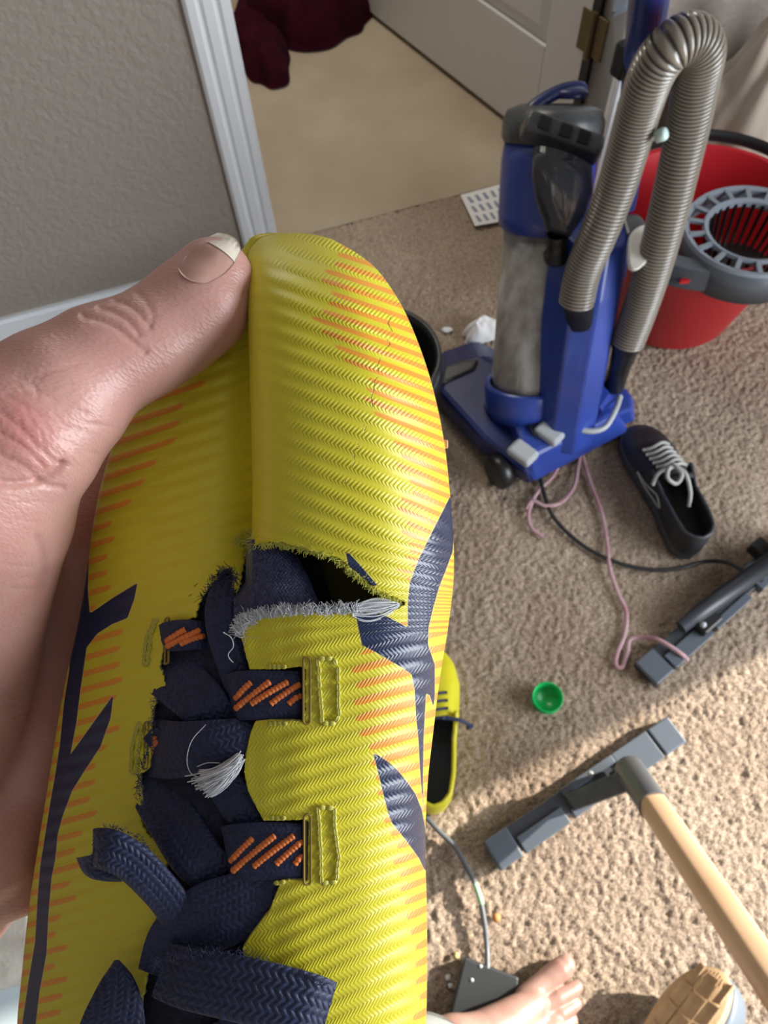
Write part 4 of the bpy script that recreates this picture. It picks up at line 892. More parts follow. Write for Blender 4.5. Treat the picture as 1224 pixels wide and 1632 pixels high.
# hose
HP = [(918, 484, .36), (930, 430, .42), (955, 370, .49), (982, 300, .56), (1000, 240, .62), (1020, 170, .69), (1040, 115, .745), (1068, 76, .78), (1100, 62, .785), (1117, 82, .765), (1110, 130, .72), (1097, 200, .655), (1080, 275, .585), (1062, 350, .51), (1040, 430, .42), (1017, 500, .33), (1000, 545, .27)]
hpts = catmull([P(*q) for q in HP], 3200); sg = np.concatenate([[0], np.cumsum(np.linalg.norm(np.diff(hpts, axis=0), axis=1))])
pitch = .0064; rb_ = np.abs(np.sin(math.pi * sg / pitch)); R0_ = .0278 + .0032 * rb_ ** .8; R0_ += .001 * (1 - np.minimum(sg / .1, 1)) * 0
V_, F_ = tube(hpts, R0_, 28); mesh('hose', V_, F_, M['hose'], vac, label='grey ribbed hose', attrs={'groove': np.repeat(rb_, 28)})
a_, b_ = P(921, 474, .372), P(926, 512, .315); V_, F_ = lathe([(.0275, 0), (.0275, .02), (.0255, .022), (.0265, np.linalg.norm(b_ - a_)), (.02, np.linalg.norm(b_ - a_) + .006), (0, np.linalg.norm(b_ - a_) + .006)], a_, b_ - a_, 32); mesh('hose_cuff', V_, F_, M['black'], vac)
pxprism('cuff_bracket', [(868, 490), (900, 520), (925, 522), (905, 470)], .27, [(872, 478), (898, 470), (915, 462), (900, 455)], .33, 'black')
a_, b_ = P(1003, 535, .285), P(978, 615, .13); V_, F_ = lathe([(.026, 0), (.027, .03), (.024, .035), (.021, .09), (.021, np.linalg.norm(b_ - a_)), (0, np.linalg.norm(b_ - a_))], a_, b_ - a_, 30); mesh('wand_tube', V_, F_, M['black'], vac)
# handle wand going up behind the hose
a_, b_ = P(1012, 175, .56), P(1042, -60, .86); V_, F_ = tube([a_, b_], .026, 30); mesh('handle_tube', V_, F_, M['blue'], vac)
a_, b_ = P(985, 330, .42), P(1014, 165, .58); V_, F_ = tube([a_, b_], .030, 24); mesh('handle_socket', V_, F_, M['dblue'], vac)
vbox('clip', 996, 95, .68, (.028, .03, .05), 'black', .006)
pxprism('tool_holder', [(972, 30), (1004, 16), (1008, -10), (980, -10)], .70, [(974, 22), (1002, 12), (1010, -26), (984, -26)], .74, 'toeband')
pxprism('side_arm', [(1003, 395), (1032, 378), (1018, 340), (985, 345)], .42, [(1000, 375), (1036, 362), (1020, 345), (990, 340)], .45, 'dgrey')
# cord hook
pl = catmull([(1006, 372), (1024, 358), (1040, 362), (1042, 384), (1034, 412), (1018, 428), (1004, 425), (1002, 400)], 40, True)
A = np.array([P(x, y, .455) for x, y in pl]); V_, F_ = prism(A, FWD * .012 ); mesh('cord_hook', V_, F_, M['pale'], vac, smooth=False, bevel=.003, label='pale cord hook')
V_, F_ = lathe([(0, 0), (.009, 0), (.009, .012), (.007, .015), (0, .015)], P(1046, 218, .66), nrm(-FWD + RT), 20); mesh('knob', V_, F_, mat('pale_mint', (.55, .72, .70), .4), vac)
# lower lug cluster and grey belt loop
pxprism('cord_clip', [(930, 650), (960, 660), (985, 640), (965, 612), (938, 620)], .09, [(932, 640), (958, 650), (972, 628), (955, 606), (938, 612)], .15, 'blue', bev=.003)
c = catmull([P(862, 612, .14), P(872, 640, .13), P(893, 668, .12), (P(930, 686, .115)), P(962, 682, .115), P(980, 655, .12), P(988, 632, .115)], 60); V_, F_ = tube(c, .006, 10); mesh('lower_hose_pipe', V_, F_, M['lgrey'], vac)
# power cord
cd = [P(x, y, z) for x, y, z in ((855, 720, .05), (858, 745, .012), (868, 790, .007), (885, 828, .007), (930, 870, .007), (985, 897, .007), (1040, 908, .007), (1085, 905, .008), (1125, 895, .012), (1160, 897, .045), (1190, 912, .058), (1215, 925, .050))]
V_, F_ = tube(catmull(cd, 140), .0042, 8); mesh('power_cord', V_, F_, M['cable'], vac, label='black power cord')

# ------------------------------------------------------------------ red mop bucket
bc = P(1100, 508, 0) ; bk = thing('mop_bucket', 'red mop bucket with a dark grey wringer basket', 'bucket', bc + np.array([.04, .06, 0]))
bc = WL[bk]; tcx = np.array([.685, 1.205, .30]) + np.array([.01, .0, 0]); bb = np.array([.705, 1.20, .0])
def bring(z, r, c=None, sx=1.0, sy=1.0, n=64, spout=0):
    t = z / .30; cc = bb + (tcx - bb) * t if c is None else c; cc = np.array([cc[0], cc[1], z]); a = np.linspace(0, 2 * math.pi, n, endpoint=False)
    rr = r * (1 + .10 * t * t * np.maximum(0, np.cos(a + .35)) ** 6); return cc + np.stack([rr * sx * np.cos(a), rr * sy * np.sin(a), 0 * a], -1)
SX, SY = 1.12, 1.0
g = G(); g.add(*loft([bring(z, r, None, SX, SY) for z, r in ((.004, .08), (.0, .115), (.01, .122), (.29, .178), (.30, .186), (.303, .184), (.30, .178), (.28, .172), (.05, .118), (.03, .08))])); g.make('bucket_body', M['red'], bk, sharp=40)
# rear black handle arc around the rim
a = np.linspace(math.radians(20), math.radians(165), 50); c = np.stack([tcx[0] + .197 * SX * np.cos(a), tcx[1] + .197 * np.sin(a), .305 + .01 * np.sin(a)], -1); V_, F_ = tube(c, .0075, 10, flat=1.8); mesh('handle', V_, F_, M['black'], bk)
a = np.linspace(math.radians(195), math.radians(262), 40); R_ = [[np.array([tcx[0] + r * SX * math.cos(x), tcx[1] + r * math.sin(x), z]) for r, z in ((.168, .312), (.193, .308), (.193, .255), (.184, .255), (.183, .295), (.168, .295))] for x in a]; V_, F_ = loft(R_); mesh('rim_clip', V_, F_, M['bkgrey'], bk, smooth=False, bevel=.003, label='dark grey rim clip')
V_, F_ = box(R_[30][2] + np.array([-.001, -.003, -.001]) + np.array([0, 0, .025]), (.018, .006, .008)); mesh('red_mark', V_, F_, M['red'], bk, smooth=False)
# basket
wc = np.array([.745, 1.10, .0]); WRr = .118; wz = .325
def wring(r, z, n=64): a = np.linspace(0, 2 * math.pi, n, endpoint=False); return np.array([wc[0], wc[1], z]) + np.stack([r * 1.08 * np.cos(a), r * np.sin(a), 0 * a], -1)
g = G(); g.add(*loft([wring(.078, wz - .012), wring(.078, wz), wring(.086, wz + .003), wring(.088, wz - .004)], caps=False)); g.add(*loft([wring(.112, wz - .02), wring(.112, wz), wring(.121, wz + .003), wring(.124, wz - .004), wring(.118, wz - .045)], caps=False))
nb = 18
for k in range(nb):
    a = 2 * math.pi * k / nb; d = np.array([math.cos(a), math.sin(a), 0]); t_ = np.array([-d[1], d[0], 0]); c = wc + d * np.array([1.08, 1, 1]) * .099 + np.array([0, 0, wz - .001]); g.add(*box(c, (.032, .009, .006), [d, t_, [0, 0, 1]]))
wr = g.make('wringer_rim', mat('wringer_rim_grey', (.20, .23, .27), .4), bk, smooth=False, sharp=40)
for k in range(30):
    a = 2 * math.pi * k / 30; d = np.array([1.08 * math.cos(a), math.sin(a), 0]); p0 = wc + d * .079 + [0, 0, wz - .005]; p1 = wc + d * .058 + [0, 0, wz - .10]; V_, F_ = tube([p0, p1], .0038, 6); mesh('slat', V_, F_, M['black'], wr)
g = G(); g.add(*loft([wring(.055, wz - .105), wring(.064, wz - .10), wring(.066, wz - .092), wring(.0, wz - .098)], caps=False)); g.make('wringer_bottom', M['dgrey'], bk)
a = np.linspace(math.radians(150), math.radians(300), 40); R_ = [[wc + np.array([r * 1.08 * math.cos(x), r * math.sin(x), z]) for r, z in ((.119, wz - .004), (.124, wz - .004), (.120, wz - .075), (.115, wz - .075))] for x in a]; V_, F_ = loft(R_); mesh('wringer_skirt', V_, F_, M['bkgrey'], bk)

# ------------------------------------------------------------------ cloths
def pile(name, c, rx, ry, hgt, m_, seed, label, cat, rotz=0, n=90, fold=9, edge=.35, kind=None, parent=None):
    r = np.linspace(0, 1, n)[:, None]; a = np.linspace(0, 2 * math.pi, n, endpoint=False)[None]
    rad = 1 + edge * (fbm(np.cos(a) * 1.6 + 5, np.sin(a) * 1.6 + 5, seed, 2) - .45) * 2
    X_ = r * rad * rx * np.cos(a); Y_ = r * rad * ry * np.sin(a)
    rd = 1 - 2 * np.abs(fbm(X_ * fold + 9, Y_ * fold + 3, seed + 5, 3) - .47) * 2.2
    Z_ = hgt * (1 - r ** 2.2) ** .6 * (.35 + .65 * fbm(X_ * fold * .5 + 40, Y_ * fold * .5 + 40, seed + 9, 2) * 1.6) + .28 * hgt * rd * (1 - r ** 6)
    Z_ = np.maximum(Z_, .0) * np.where(r > .97, .2, 1) + .002; ca, sa = math.cos(rotz), math.sin(rotz)
    Vp = np.stack([c[0] + X_ * ca - Y_ * sa, c[1] + X_ * sa + Y_ * ca, c[2] + Z_], -1); Vp = np.concatenate([Vp.reshape(-1, 3)])
    return mesh(name, Vp, grid_faces(n, n, False, True), m_, parent, label=label, cat=cat, base=parent is None)
pile('fleece_blanket', P(492, 30, 0), .215, .20, .17, M['burg'], 11, 'burgundy fleece blanket heaped on the hall floor beyond the door casing', 'blanket', 0, fold=7)
pile('fleece_garment', P(412, 72, 0), .085, .22, .09, M['burg'], 23, 'dark burgundy garment trailing from the blanket heap beside the door casing', 'clothing', .3, fold=11)
pile('laundry_heap', wp(1.14, -.20, 0), .23, .15, .46, M['cream'], 31, 'cream crumpled clothes heaped on the carpet behind the red bucket', 'clothing', .26, fold=8.5, n=130)
pile('dark_garment', wp(.93, -.22, 0), .045, .09, .05, mat('dark_navy_cloth', (.03, .035, .05), .9), 41, 'dark cloth under the left edge of the cream clothes heap', 'clothing', .8)
pile('pink_garment', wp(1.16, -.42, 0), .10, .06, .08, mat('pale_pink_cloth', (.55, .38, .34), .9), 47, 'pale pink cloth in front of the cream clothes heap', 'clothing', .2)
pile('crumpled_tissue', P(772, 530, 0), .062, .035, .035, M['white'], 52, 'crumpled white tissue lying behind the vacuum cleaner head', 'tissue', .3, n=50, fold=30)
pile('paper_scrap', P(712, 527, 0), .014, .009, .008, M['white'], 54, 'tiny white paper scrap beside the crumpled tissue', 'scrap', 0, n=20, fold=50)
# printed card
cc = [P(x, y, .006) for x, y in ((734, 312), (830, 286), (842, 346), (757, 361))]
card = thing('printed_card', 'white printed card lying at the carpet edge behind the vacuum cleaner', 'card', np.mean(cc, 0)); V_, F_ = prism(cc, np.array([0, 0, .0025])); mesh('card_sheet', V_, F_, M['white'], card, smooth=False)
g = G()
for i in range(3):
    for j in range(7):
        u0, v0 = .07 + j * .13, .12 + i * .30
        q = lambda u, v: (np.array(cc[0]) * (1 - u) * (1 - v) + np.array(cc[1]) * u * (1 - v) + np.array(cc[2]) * u * v + np.array(cc[3]) * (1 - u) * v) + [0, 0, .0032]
        g.add([q(u0, v0), q(u0 + .05, v0), q(u0 + .09, v0 + .2), q(u0 + .03, v0 + .2)], [(0, 1, 2, 3)])
g.make('printed_marks', M['ink'], card, smooth=False, kind='stuff')

# ------------------------------------------------------------------ black container behind the boot
bn = P(640, 600, 0); bn = np.array([.003, .93, 0]); bin_ = thing('plastic_bin', 'black rounded plastic bin mostly hidden behind the toe of the held boot', 'bin', bn)
V_, F_ = lathe([(.0, .004), (.105, .0), (.113, .006), (.124, .22), (.129, .232), (.127, .240), (.119, .238), (.115, .225), (.104, .015), (0, .012)], bn, n=56); mesh('bin_body', V_, F_, M['black'], bin_)
V_, F_ = lathe([(.1225, .190), (.1265, .197), (.1225, .204)], bn, n=56); mesh('rim_band', V_, F_, M['dgrey'], bin_)

# ------------------------------------------------------------------ shoes
def shoe(name, label, o, heading, L_, wmax, mats, roll=0, collar=.52, hh=.085, hv=.055, laces=None, parent=None, side_stripe=None, lift=0):
    """o: heel point on the floor, heading: unit vector heel->toe"""
    hd = nrm(heading); sx = np.array([hd[1], -hd[0], 0.]); root = thing(name, label, 'shoe', o)
    def W(x, y, z): return o + sx * x + hd * y + np.array([0, 0, z + lift])
    wf_ = lambda s: wmax / 2 * np.interp(s, [0, .02, .08, .2, .4, .6, .75, .88, .95, .985, 1], [.0, .35, .62, .72, .74, .90, 1, .90, .66, .40, 0])
    cf = lambda s: .006 * math.sin(math.pi * s) * 1.5
    ss = np.concatenate([[0, .004, .012, .025, .05], np.linspace(.08, .92, 30), [.95, .97, .985, .995, 1]])
    up, um, so, li = mats
    loop = [(s, 1) for s in ss] + [(s, -1) for s in ss[::-1][1:-1]]
    out = [np.array([cf(s) + sd_ * wf_(s), s * L_]) for s, sd_ in loop]
    R_ = [[W(p[0] * k, (p[1] - L_ * .5) * k2 + L_ * .5, z) for p in out] for k, k2, z in ((.96, .985, .0), (1.0, 1.0, .006), (1.0, 1.0, .024), (.97, .99, .028))]
    g = G(); g.add(*loft(R_)); g.make('sole', M[so], root)
    # upper: around heel band (s<collar) and vamp dome
    hts = lambda s: np.interp(s, [0, .15, collar * .75, collar, collar + .15, .85, .96, 1], [hh, hh * .92, hh * .74, hh * .86, hv * 1.12, hv * .85, hv * .55, .026])
    ns = 60; sv = np.concatenate([np.linspace(collar, .97, 34), [.98, .99, .996, 1]]); R_ = []
    for s in sv:
        w0 = wf_(s); hz_ = hts(s); t = np.linspace(-1, 1, 26); xx = np.sign(t) * np.abs(t) ** .8 * w0 * .98; zz = .024 + (hz_ - .024) * (1 - np.abs(t) ** 2.6) ** .62
        R_.append([W(cf(s) + a_, s * L_ * .995, b_) for a_, b_ in zip(xx, zz)])
    g = G(); g.add(*loft(R_, caps=False, closed=False)); g.make('vamp', M[up], root)
    # collar band
    sb = [s for s in np.linspace(collar + .03, .0, 34)]; path = [(s, 1) for s in sb] + [(s, -1) for s in sb[::-1][1:]]; ro, R_ = [], []
    for s, sd_ in path:
        w0 = max(wf_(s), .0); zt = hts(min(s, collar)) if s < collar else hts(collar); base = np.array([cf(s) + sd_ * w0 * .98, s * L_]); ctr = np.array([cf(max(s, .15)), max(s, .14) * L_])
        inn = ctr + (base - ctr) * .80; mid = ctr + (base - ctr) * .985
        R_.append([W(*base, .024), W(*(ctr + (base - ctr) * 1.0), .024 + (zt - .024) * .5), W(*(ctr + (base - ctr) * .90), zt - .002), W(*(ctr + (base - ctr) * .85), zt), W(*inn, zt - .004), W(*(ctr + (base - ctr) * .82), .030)])
    g = G(); g.add(*loft(R_, caps=False, closed=False)); g.make('collar', M[um], root)
    g = G(); g.add(*tube([r[3] for r in R_], .0035, 8)); g.make('collar_edge', M[li], root)
    R2 = [[W(cf(s) - wf_(s) * .8, s * L_, .031), W(cf(s) + wf_(s) * .8, s * L_, .031)] for s in np.linspace(.03, .9, 20)]
    g = G(); g.add(*loft(R2, caps=False, closed=False)); g.make('insole', M['black'], root)
    return root, W, hts, wf_, cf
hb_, tb_ = P(1098, 893, 0), P(1006, 688, 0); hd_ = tb_ - hb_; Ls = np.linalg.norm(hd_)
sk, W_, hts, wf_, cf = shoe('sneaker', 'black low-top sneaker with grey laces beside the vacuum cleaner', hb_, hd_, Ls, .112, ('snk', 'snk', 'snksole', 'dslate'), hh=.088, hv=.052)
g = G(); R_ = []
for s in np.linspace(.42, .66, 14): R_.append([W_(cf(s) + a_ * .026, s * Ls, hts(s) + .008 - .006 * a_ * a_ + (.02 if s < .46 else 0)) for a_ in np.linspace(-1, 1, 10)])
g.add(*loft(R_, caps=False, closed=False)); g.make('tongue', M['snk'], sk)
for k in range(6):
    s = .53 + .042 * k; t = np.linspace(-1, 1, 16); pts = [W_(cf(s) + x_ * .028, (s + .012 * math.sin(3 * x_)) * Ls, hts(s) + .015 - .010 * x_ * x_) for x_ in t]; V_, F_ = tube(pts, .0037, 8); mesh('lace', V_, F_, M['snklace'], sk)
for cs in ([(0, .52, .10), (.018, .47, .112), (.022, .42, .108), (.008, .39, .10), (-.004, .43, .108), (0, .51, .108)], [(0, .53, .10), (-.012, .44, .105), (-.016, .34, .085), (-.014, .28, .06)], [(0, .52, .105), (.026, .50, .09), (.036, .46, .07)]):
    c = catmull([W_(-a_ * 1.1, b_ * Ls, c_) for a_, b_, c_ in cs], 50); V_, F_ = tube(c, .0040, 8); mesh('lace', V_, F_, M['snklace'], sk)
for cs in ([(.62, .040), (.55, .040), (.48, .046), (.40, .056), (.33, .046)], [(.62, .040), (.52, .033), (.42, .036), (.36, .040), (.33, .046)]):
    c = catmull([W_(cf(s) - wf_(s) * .985 - .001, s * Ls, z) for s, z in cs], 30); V_, F_ = tube(c, .0022, 6); mesh('side_stripe', V_, F_, M['snklace'], sk)
# yellow boot standing on the carpet
hb2 = np.array([.046, .128, 0]); yb, W2, h2, w2, c2_ = shoe('football_boot', 'yellow football boot standing on the carpet behind the held boot', hb2, [.06, 1, 0], .29, .098, ('yplain', 'yplain', 'yplain', 'yplain'), hh=.085, hv=.055)
yb['category'] = 'football boot'
g = G(); R_ = [[W2(c2_(s) - w2(s) * .62, s * .29, .034), W2(c2_(s) + w2(s) * .62, s * .29, .034)] for s in np.linspace(.05, .55, 12)]; g.add(*loft(R_, caps=False, closed=False)); g.make('insole_pad', M['laced'], yb)
for k in range(4):
    s = .50 + .05 * k; V_, F_ = tube([W2(x_ * .03, (s + .02 * x_) * .29, h2(s) + .006 - .008 * x_ * x_) for x_ in np.linspace(-1, 1, 9)], .0026, 6); mesh('lace', V_, F_, M['lace'], yb)
for ln in ([(.035, .40, .05), (.038, .52, .04), (.036, .70, .035)], [(.030, .52, .058), (.042, .60, .035)], [(.028, .62, .055), (.045, .68, .03)], [(.024, .70, .05), (.046, .76, .03)]):
    V_, F_ = tube([W2(a_, b_ * .29, c_) for a_, b_, c_ in ln], .0014, 6); mesh('navy_line', V_, F_, M['lace'], yb)
c = catmull([W2(.02, .50 * .29, .088), W2(.045, .49 * .29, .085), W2(.062, .475 * .29, .075), W2(.070, .47 * .29, .06), W2(.062, .455 * .29, .068)], 24); V_, F_ = tube(c, .0034, 8); mesh('lace', V_, F_, M['lace'], yb)
# shoe lying on its side, tan cracked outsole towards the sun
os_ = P(1090, 1700, 0); tip = P(1150, 1548, .045); SHc = thing('worn_shoe', 'worn shoe lying on its side with a cracked tan outsole, under the wooden leg', 'shoe', np.array([os_[0], os_[1], 0]))
def splane(u, v, w_):   # u along (0 heel..1 toe), v across the sole, w depth away from the sole face
    ax_u = nrm(P(1160, 1556, .05) - P(1010, 1750, .05)); n_ = nrm(np.array([-.80, .22, .52])); n_ = nrm(n_ - ax_u * (n_ @ ax_u)); ax_v = np.cross(ax_u, n_)
    base = P(1096, 1615, .085); return base + ax_u * u + ax_v * v - n_ * w_
ol = catmull([(.078, .0), (.068, .022), (.040, .037), (.0, .042), (-.05, .036), (-.10, .030), (-.15, .032), (-.185, .022), (-.195, 0), (-.185, -.022), (-.15, -.034), (-.10, -.034), (-.05, -.042), (.0, -.048), (.04, -.042), (.066, -.026)], 96, True)
g = G(); g.add(*loft([[splane(u * .985, v * .96, -.001) for u, v in ol], [splane(u, v, .003) for u, v in ol], [splane(u, v, .012) for u, v in ol]])); g.make('outsole', M['tan'], SHc)
g = G(); g.add(*loft([[splane(u * 1.005, v * 1.03, .010) for u, v in ol], [splane(u * 1.03, v * 1.10, .018) for u, v in ol], [splane(u * 1.03, v * 1.10, .044) for u, v in ol], [splane(u * 1.0, v * 1.03, .052) for u, v in ol]])); g.make('toe_band', M['toeband'], SHc)
g = G(); g.add(*loft([[splane(u * a_ - b_, v * a_, c_) for u, v in ol] for a_, b_, c_ in ((.97, 0, .048), (.93, .004, .060), (.80, .016, .072), (.5, .04, .080), (.2, .05, .083))])); g.make('shoe_upper', M['snk'], SHc)
for k in range(7):
    u0 = .052 - .036 * k
    for s in (-1, 0, 1):
        c_ = (u0 - .004 * (s == 0), s * .024); wv = .0215 if True else .014
        if abs(c_[1]) + wv / 2 > .044: wv = .017
        if u0 > .05 and s: wv = .012
        rg = [[splane(c_[0] + a_ * .0165 * q + .002 * s * b_, c_[1] + b_ * wv / 2 * q, w_) for a_, b_ in ((-1, -1), (1, -.9), (1, .9), (-1, 1))] for q, w_ in ((1, .001), (1, -.0028), (.86, -.0038))]
        V_, F_ = loft(rg); mesh('tread_block', V_, F_, M['tan'], SHc, smooth=False)
for k in range(9):
    a_ = -.02 + .005 * k; V_, F_ = tube([splane(.050 + .001 * k, a_ * 1.2, -.0012), splane(.072 - .4 * abs(a_), a_ * 1.0, -.0008)], .0011, 5); mesh('tread_rib', V_, F_, M['tan'], SHc)

# ------------------------------------------------------------------ foot bars with legs
def bar(name, label, a, b, wdt, hz_, wood):
    a = np.array(a); b = np.array(b); L_ = np.linalg.norm((b - a)[:2]); u = nrm(np.append((b - a)[:2], 0)); v = np.array([-u[1], u[0], 0]); A3 = [u, v, np.array([0, 0, 1.])]
    r = thing(name, label, 'stand', (a + b) / 2, group='foot bars on the carpet'); q = lambda s, t, z: np.append(a[:2], 0) + u * s + v * t + np.array([0, 0, z])
    def bx(nm, s0, s1, t0, t1, z0, z1, m_, bev=.0015): V_, F_ = box((q(s0, t0, z0) + q(s1, t1, z1)) / 2, (s1 - s0, t1 - t0, z1 - z0), A3); return mesh(nm, V_, F_, M[m_], r, smooth=False, bevel=bev)
    w2_ = wdt / 2
    bx('foot_bar', 0, L_, -w2_ * .55, w2_ * .95, .006, hz_ * .72, 'dslate')
    bx('foot_pad', 0, .045, -w2_, w2_, .002, hz_, 'slate', .003); bx('foot_pad', L_ - .045, L_, -w2_, w2_, .002, hz_, 'slate', .003)
    bx('foot_cover', .050, L_ * .36, -w2_, w2_ * .1, .004, hz_ * .95, 'slate'); bx('foot_cover', L_ * .36 + .012, L_ * .62, -w2_ * .95, -w2_ * .35, .004, hz_ * .85, 'slate')
    bx('foot_cover', L_ * .40, L_ * .68, w2_ * .45, w2_ * 1.0, .004, hz_ * .97, 'slate'); bx('foot_cover', L_ * .68, L_ - .049, -w2_, w2_, .004, hz_ * .98, 'slate')
    return r, q, L_, u, v
a, b = P(782, 1366, 0), P(1072, 1166, 0)
b1, q1, L1, u1, v1 = bar('stand_foot', 'dark grey foot bar with a light wooden leg, lying in the sun', a, b, .051, .026, True)
lj = P(1000, 1222, .085); le = P(1232, 1566, .40); jd = nrm(le - lj)
R_ = []
for s, w_ in ((0, .001), (0, .020), (.006, .0235), (.105, .0235), (.105, .0205)):
    aa = np.linspace(0, 2 * math.pi, 28, endpoint=False); n1 = nrm(np.cross(jd, [0, 0, 1.])); n2 = np.cross(jd, n1); R_.append(lj + jd * s + w_ * (np.cos(aa)[:, None] * n1 * 1.0 + np.sin(aa)[:, None] * n2))
g = G(); g.add(*loft(R_)); sl = g.make('leg_socket', M['metal'], b1, sharp=40)
aa = np.linspace(0, 2 * math.pi, 24, endpoint=False); sq = lambda x: np.sign(x) * np.abs(x) ** .62
R_ = [lj + jd * s + .0195 * (sq(np.cos(aa))[:, None] * n1 + sq(np.sin(aa))[:, None] * n2) for s in np.linspace(.10, .80, 6)]
g = G(); g.add(*loft(R_)); g.make('wooden_leg', M['wood'], b1, sharp=50, label='light wooden leg')
c0_ = q1(L1 * .40, 0, .018); c1_ = lj + np.array([0, 0, -.005]) + jd * .03
g = G(); w_ = v1 * .014; dz = np.array([0, 0, 1.]); g.add(*loft([[c0_ - w_ - dz * .008, c0_ + w_ - dz * .008, c0_ + w_ + dz * .010, c0_ - w_ + dz * .010], [c1_ - w_ * 1.2 - dz * .028, c1_ + w_ * 1.2 - dz * .028, c1_ + w_ * 1.2 + dz * .018, c1_ - w_ * 1.2 + dz * .018]])); g.make('bracket_arm', M['dgrey'], b1, smooth=False, bevel=.003)
V_, F_ = lathe([(0, 0), (.005, 0), (.005, .005), (.003, .007), (0, .007)], P(941, 1233, .055), (-.2, -.2, 1), 16); mesh('screw', V_, F_, M['lgrey'], b1)
g = G(); g.add(*box(lj - dz * .035 + jd * .012, (.03, .03, .055), [u1, v1, dz])); g.make('joint_block', M['black'], b1, smooth=False, bevel=.003)
a, b = P(1024, 1080, 0), P(1262, 868, 0)
b2, q2, L2, u2, v2 = bar('stand_foot', 'dark grey foot bar with a black tube, right of the pink ribbon', a, b, .053, .026, False)
V_, F_ = tube([P(1085, 1000, .036), P(1150, 950, .05), P(1300, 845, .085)], [.012, .0165, .0165], 18); mesh('black_tube', V_, F_, M['dslate'], b2)
g = G(); g.add(*box(P(1120, 985, .032), (.05, .05, .02), [u2, v2, dz])); g.make('joint_block', M['black'], b2, smooth=False, bevel=.004)
V_, F_ = lathe([(0, 0), (.006, 0), (.005, .006), (0, .007)], P(1120, 996, .044), (0, -.2, 1), 16); mesh('screw', V_, F_, M['lgrey'], b2)
V_, F_ = box(P(1216, 880, .04), (.03, .05, .03), [u2, v2, dz]); mesh('joint_block', V_, F_, M['black'], b2, smooth=False, bevel=.004)

# ------------------------------------------------------------------ small things on the carpet
gc = P(869, 1117, 0); capt = thing('bottle_cap', 'bright green plastic cap lying open side up on the carpet', 'cap', gc)
V_, F_ = lathe([(0, .002), (.0225, .0), (.024, .004), (.0265, .027), (.0275, .028), (.0262, .029), (.0245, .027), (.0215, .005), (.0, .004)], gc, n=44); mesh('cap_shell', V_, F_, M['green'], capt)
for k in range(2):
    V_, F_ = tube([gc + np.array([.0262 * math.cos(a_), .0262 * math.sin(a_), .012 + .008 * k]) for a_ in np.linspace(0, 2 * math.pi, 40, endpoint=False)], .0007, 5, closed=True); mesh('cap_ridge', V_, F_, M['green'], capt)
def cord(name, pts, r, m_, label, cat, flat=1.0, n=160, parent=None):
    V_, F_ = tube(catmull([P(*p) for p in pts], n), r, 8, flat=flat); return mesh(name, V_, F_, M[m_], parent, label=label, cat=cat)
pk = thing('pink_ribbon', 'tangled pale pink ribbon trailing from under the vacuum cleaner to the dark foot bar', 'ribbon', P(900, 800, 0))
for c_ in ([(925, 700, .006), (898, 716, .008), (892, 738, .006), (880, 760, .009), (862, 778, .006), (850, 795, .008), (842, 820, .006), (848, 842, .006), (868, 858, .006)], [(928, 705, .008), (922, 740, .007), (915, 775, .009), (895, 800, .007), (870, 806, .009), (848, 798, .010), (838, 812, .006)], [(925, 710, .006), (938, 760, .006), (960, 820, .006), (968, 870, .006), (972, 905, .010), (985, 945, .006), (998, 975, .006), (996, 1010, .006), (984, 1040, .007), (982, 1060, .006), (992, 1062, .006), (1000, 1040, .006), (1004, 1020, .008), (1025, 1016, .012), (1045, 1018, .030), (1068, 1030, .034), (1088, 1044, .030), (1096, 1052, .012)]):
    cord('ribbon_strand', c_, .0042, 'pink', None, None, parent=pk, flat=.7)
px_ = [(739, 1524), (824, 1556), (815, 1660), (700, 1680)]
pb = thing('adapter_box', 'black flat box with a grey cable, partly under the bare foot', 'box', P(760, 1600, 0))
V_, F_ = prism([P(x, y, .001) for x, y in px_], np.array([0, 0, .022])); mesh('box_body', V_, F_, M['dgrey'] if 0 else mat('charcoal_plastic', (.03, .034, .036), .5), pb, smooth=False, bevel=.003)
for x, y in ((766, 1540), (752, 1562)): V_, F_ = lathe([(0, 0), (.003, 0), (.0028, .001), (0, .001)], P(x, y, .023), n=12); mesh('screw', V_, F_, M['lgrey'], pb)
cord('cable', [(650, 1270, .03), (675, 1298, .012), (700, 1325, .010), (725, 1350, .010), (748, 1390, .014), (763, 1425, .016), (772, 1470, .014), (776, 1510, .012), (777, 1545, .020)], .0042, 'gcable', 'grey cable', None, parent=pb)
cbl = bpy.data.objects['cable']
V_, F_ = tube(catmull([P(757, 1408, .016), P(763, 1425, .0165), P(768, 1442, .0165)], 12), .0048, 10); mesh('tape_sleeve', V_, F_, M['tape'], cbl, label='pale green tape')
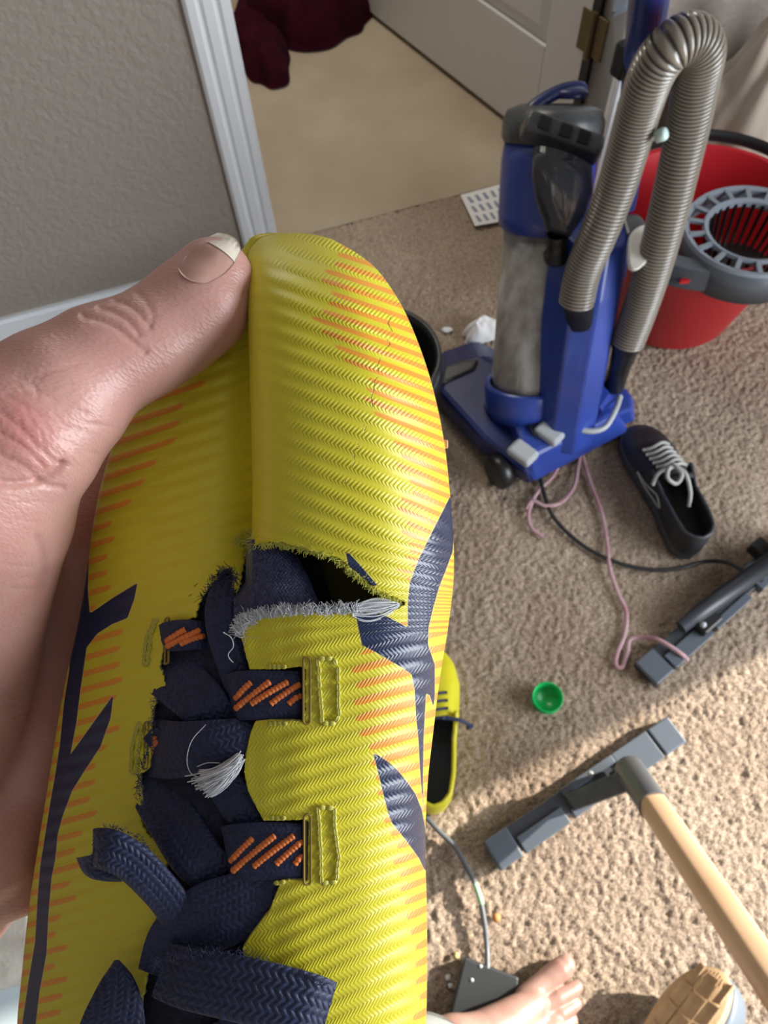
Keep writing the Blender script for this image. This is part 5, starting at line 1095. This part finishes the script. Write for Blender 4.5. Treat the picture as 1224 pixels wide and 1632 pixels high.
def crumb(px, py, r, m_, name, label, cat, seed):
    a_, b_ = 10, 8; R_ = []; rg = np.random.default_rng(seed); c = P(px, py, r * .7)
    for i in range(1, a_): R_.append([c + r * (1 + rg.uniform(-.25, .25)) * np.array([math.sin(math.pi * i / a_) * math.cos(2 * math.pi * j / b_), math.sin(math.pi * i / a_) * math.sin(2 * math.pi * j / b_), .8 * math.cos(math.pi * i / a_)]) for j in range(b_)])
    V_, F_ = loft(R_); mesh(name, V_, F_, m_, None, label=label, cat=cat, group={'lint': 'lint balls on the carpet', 'crumb': 'crumbs on the carpet'}.get(cat))
crumb(791, 1463, .0065, M['crumb'], 'crumb', 'orange-brown crumb beside the grey cable', 'crumb', 1)
crumb(727, 1523, .0045, mat('yellow_crumb_mat', (.6, .5, .2), .7), 'crumb', 'small yellowish crumb just above the black flat box', 'crumb', 2)
crumb(714, 1558, .0045, M['white'], 'lint_ball', 'white lint ball left of the black flat box, upper of two', 'lint', 3)
crumb(718, 1571, .0040, M['white'], 'lint_ball', 'white lint ball left of the black flat box, lower of two', 'lint', 4)
# bedding at the lower left
bdd = thing('bedding', 'sunlit cream blanket and pale blue sheet at the lower left corner', 'bedding', P(-60, 1560, .25))
A = [P(-330, 1330, .30), P(48, 1380, .30), P(48, 1567, .30), P(-330, 1650, .30)]
n = 40; U_, Vv_ = np.meshgrid(np.linspace(0, 1, n), np.linspace(0, 1, n), indexing='ij'); A = np.array(A)
Pm = (A[0] * ((1 - U_) * (1 - Vv_))[..., None] + A[1] * (U_ * (1 - Vv_))[..., None] + A[2] * (U_ * Vv_)[..., None] + A[3] * ((1 - U_) * Vv_)[..., None]); Pm[..., 2] += .01 * (fbm(U_ * 6, Vv_ * 6, 77, 3) - .5)
o_ = mesh('blanket', Pm, grid_faces(n, n), mat('cream_blanket', (.74, .70, .62), .9, bump=(200, .4, .002)), bdd); o_.modifiers.new('t', 'SOLIDIFY').thickness = .03
A = np.array([P(-330, 1645, .285), P(48, 1562, .285), P(60, 1760, .26), P(-330, 1800, .26)])
Pm = (A[0] * ((1 - U_) * (1 - Vv_))[..., None] + A[1] * (U_ * (1 - Vv_))[..., None] + A[2] * (U_ * Vv_)[..., None] + A[3] * ((1 - U_) * Vv_)[..., None])
o_ = mesh('sheet', Pm, grid_faces(n, n), M['palesheet'], bdd, label='pale blue sheet'); o_.modifiers.new('t', 'SOLIDIFY').thickness = .2
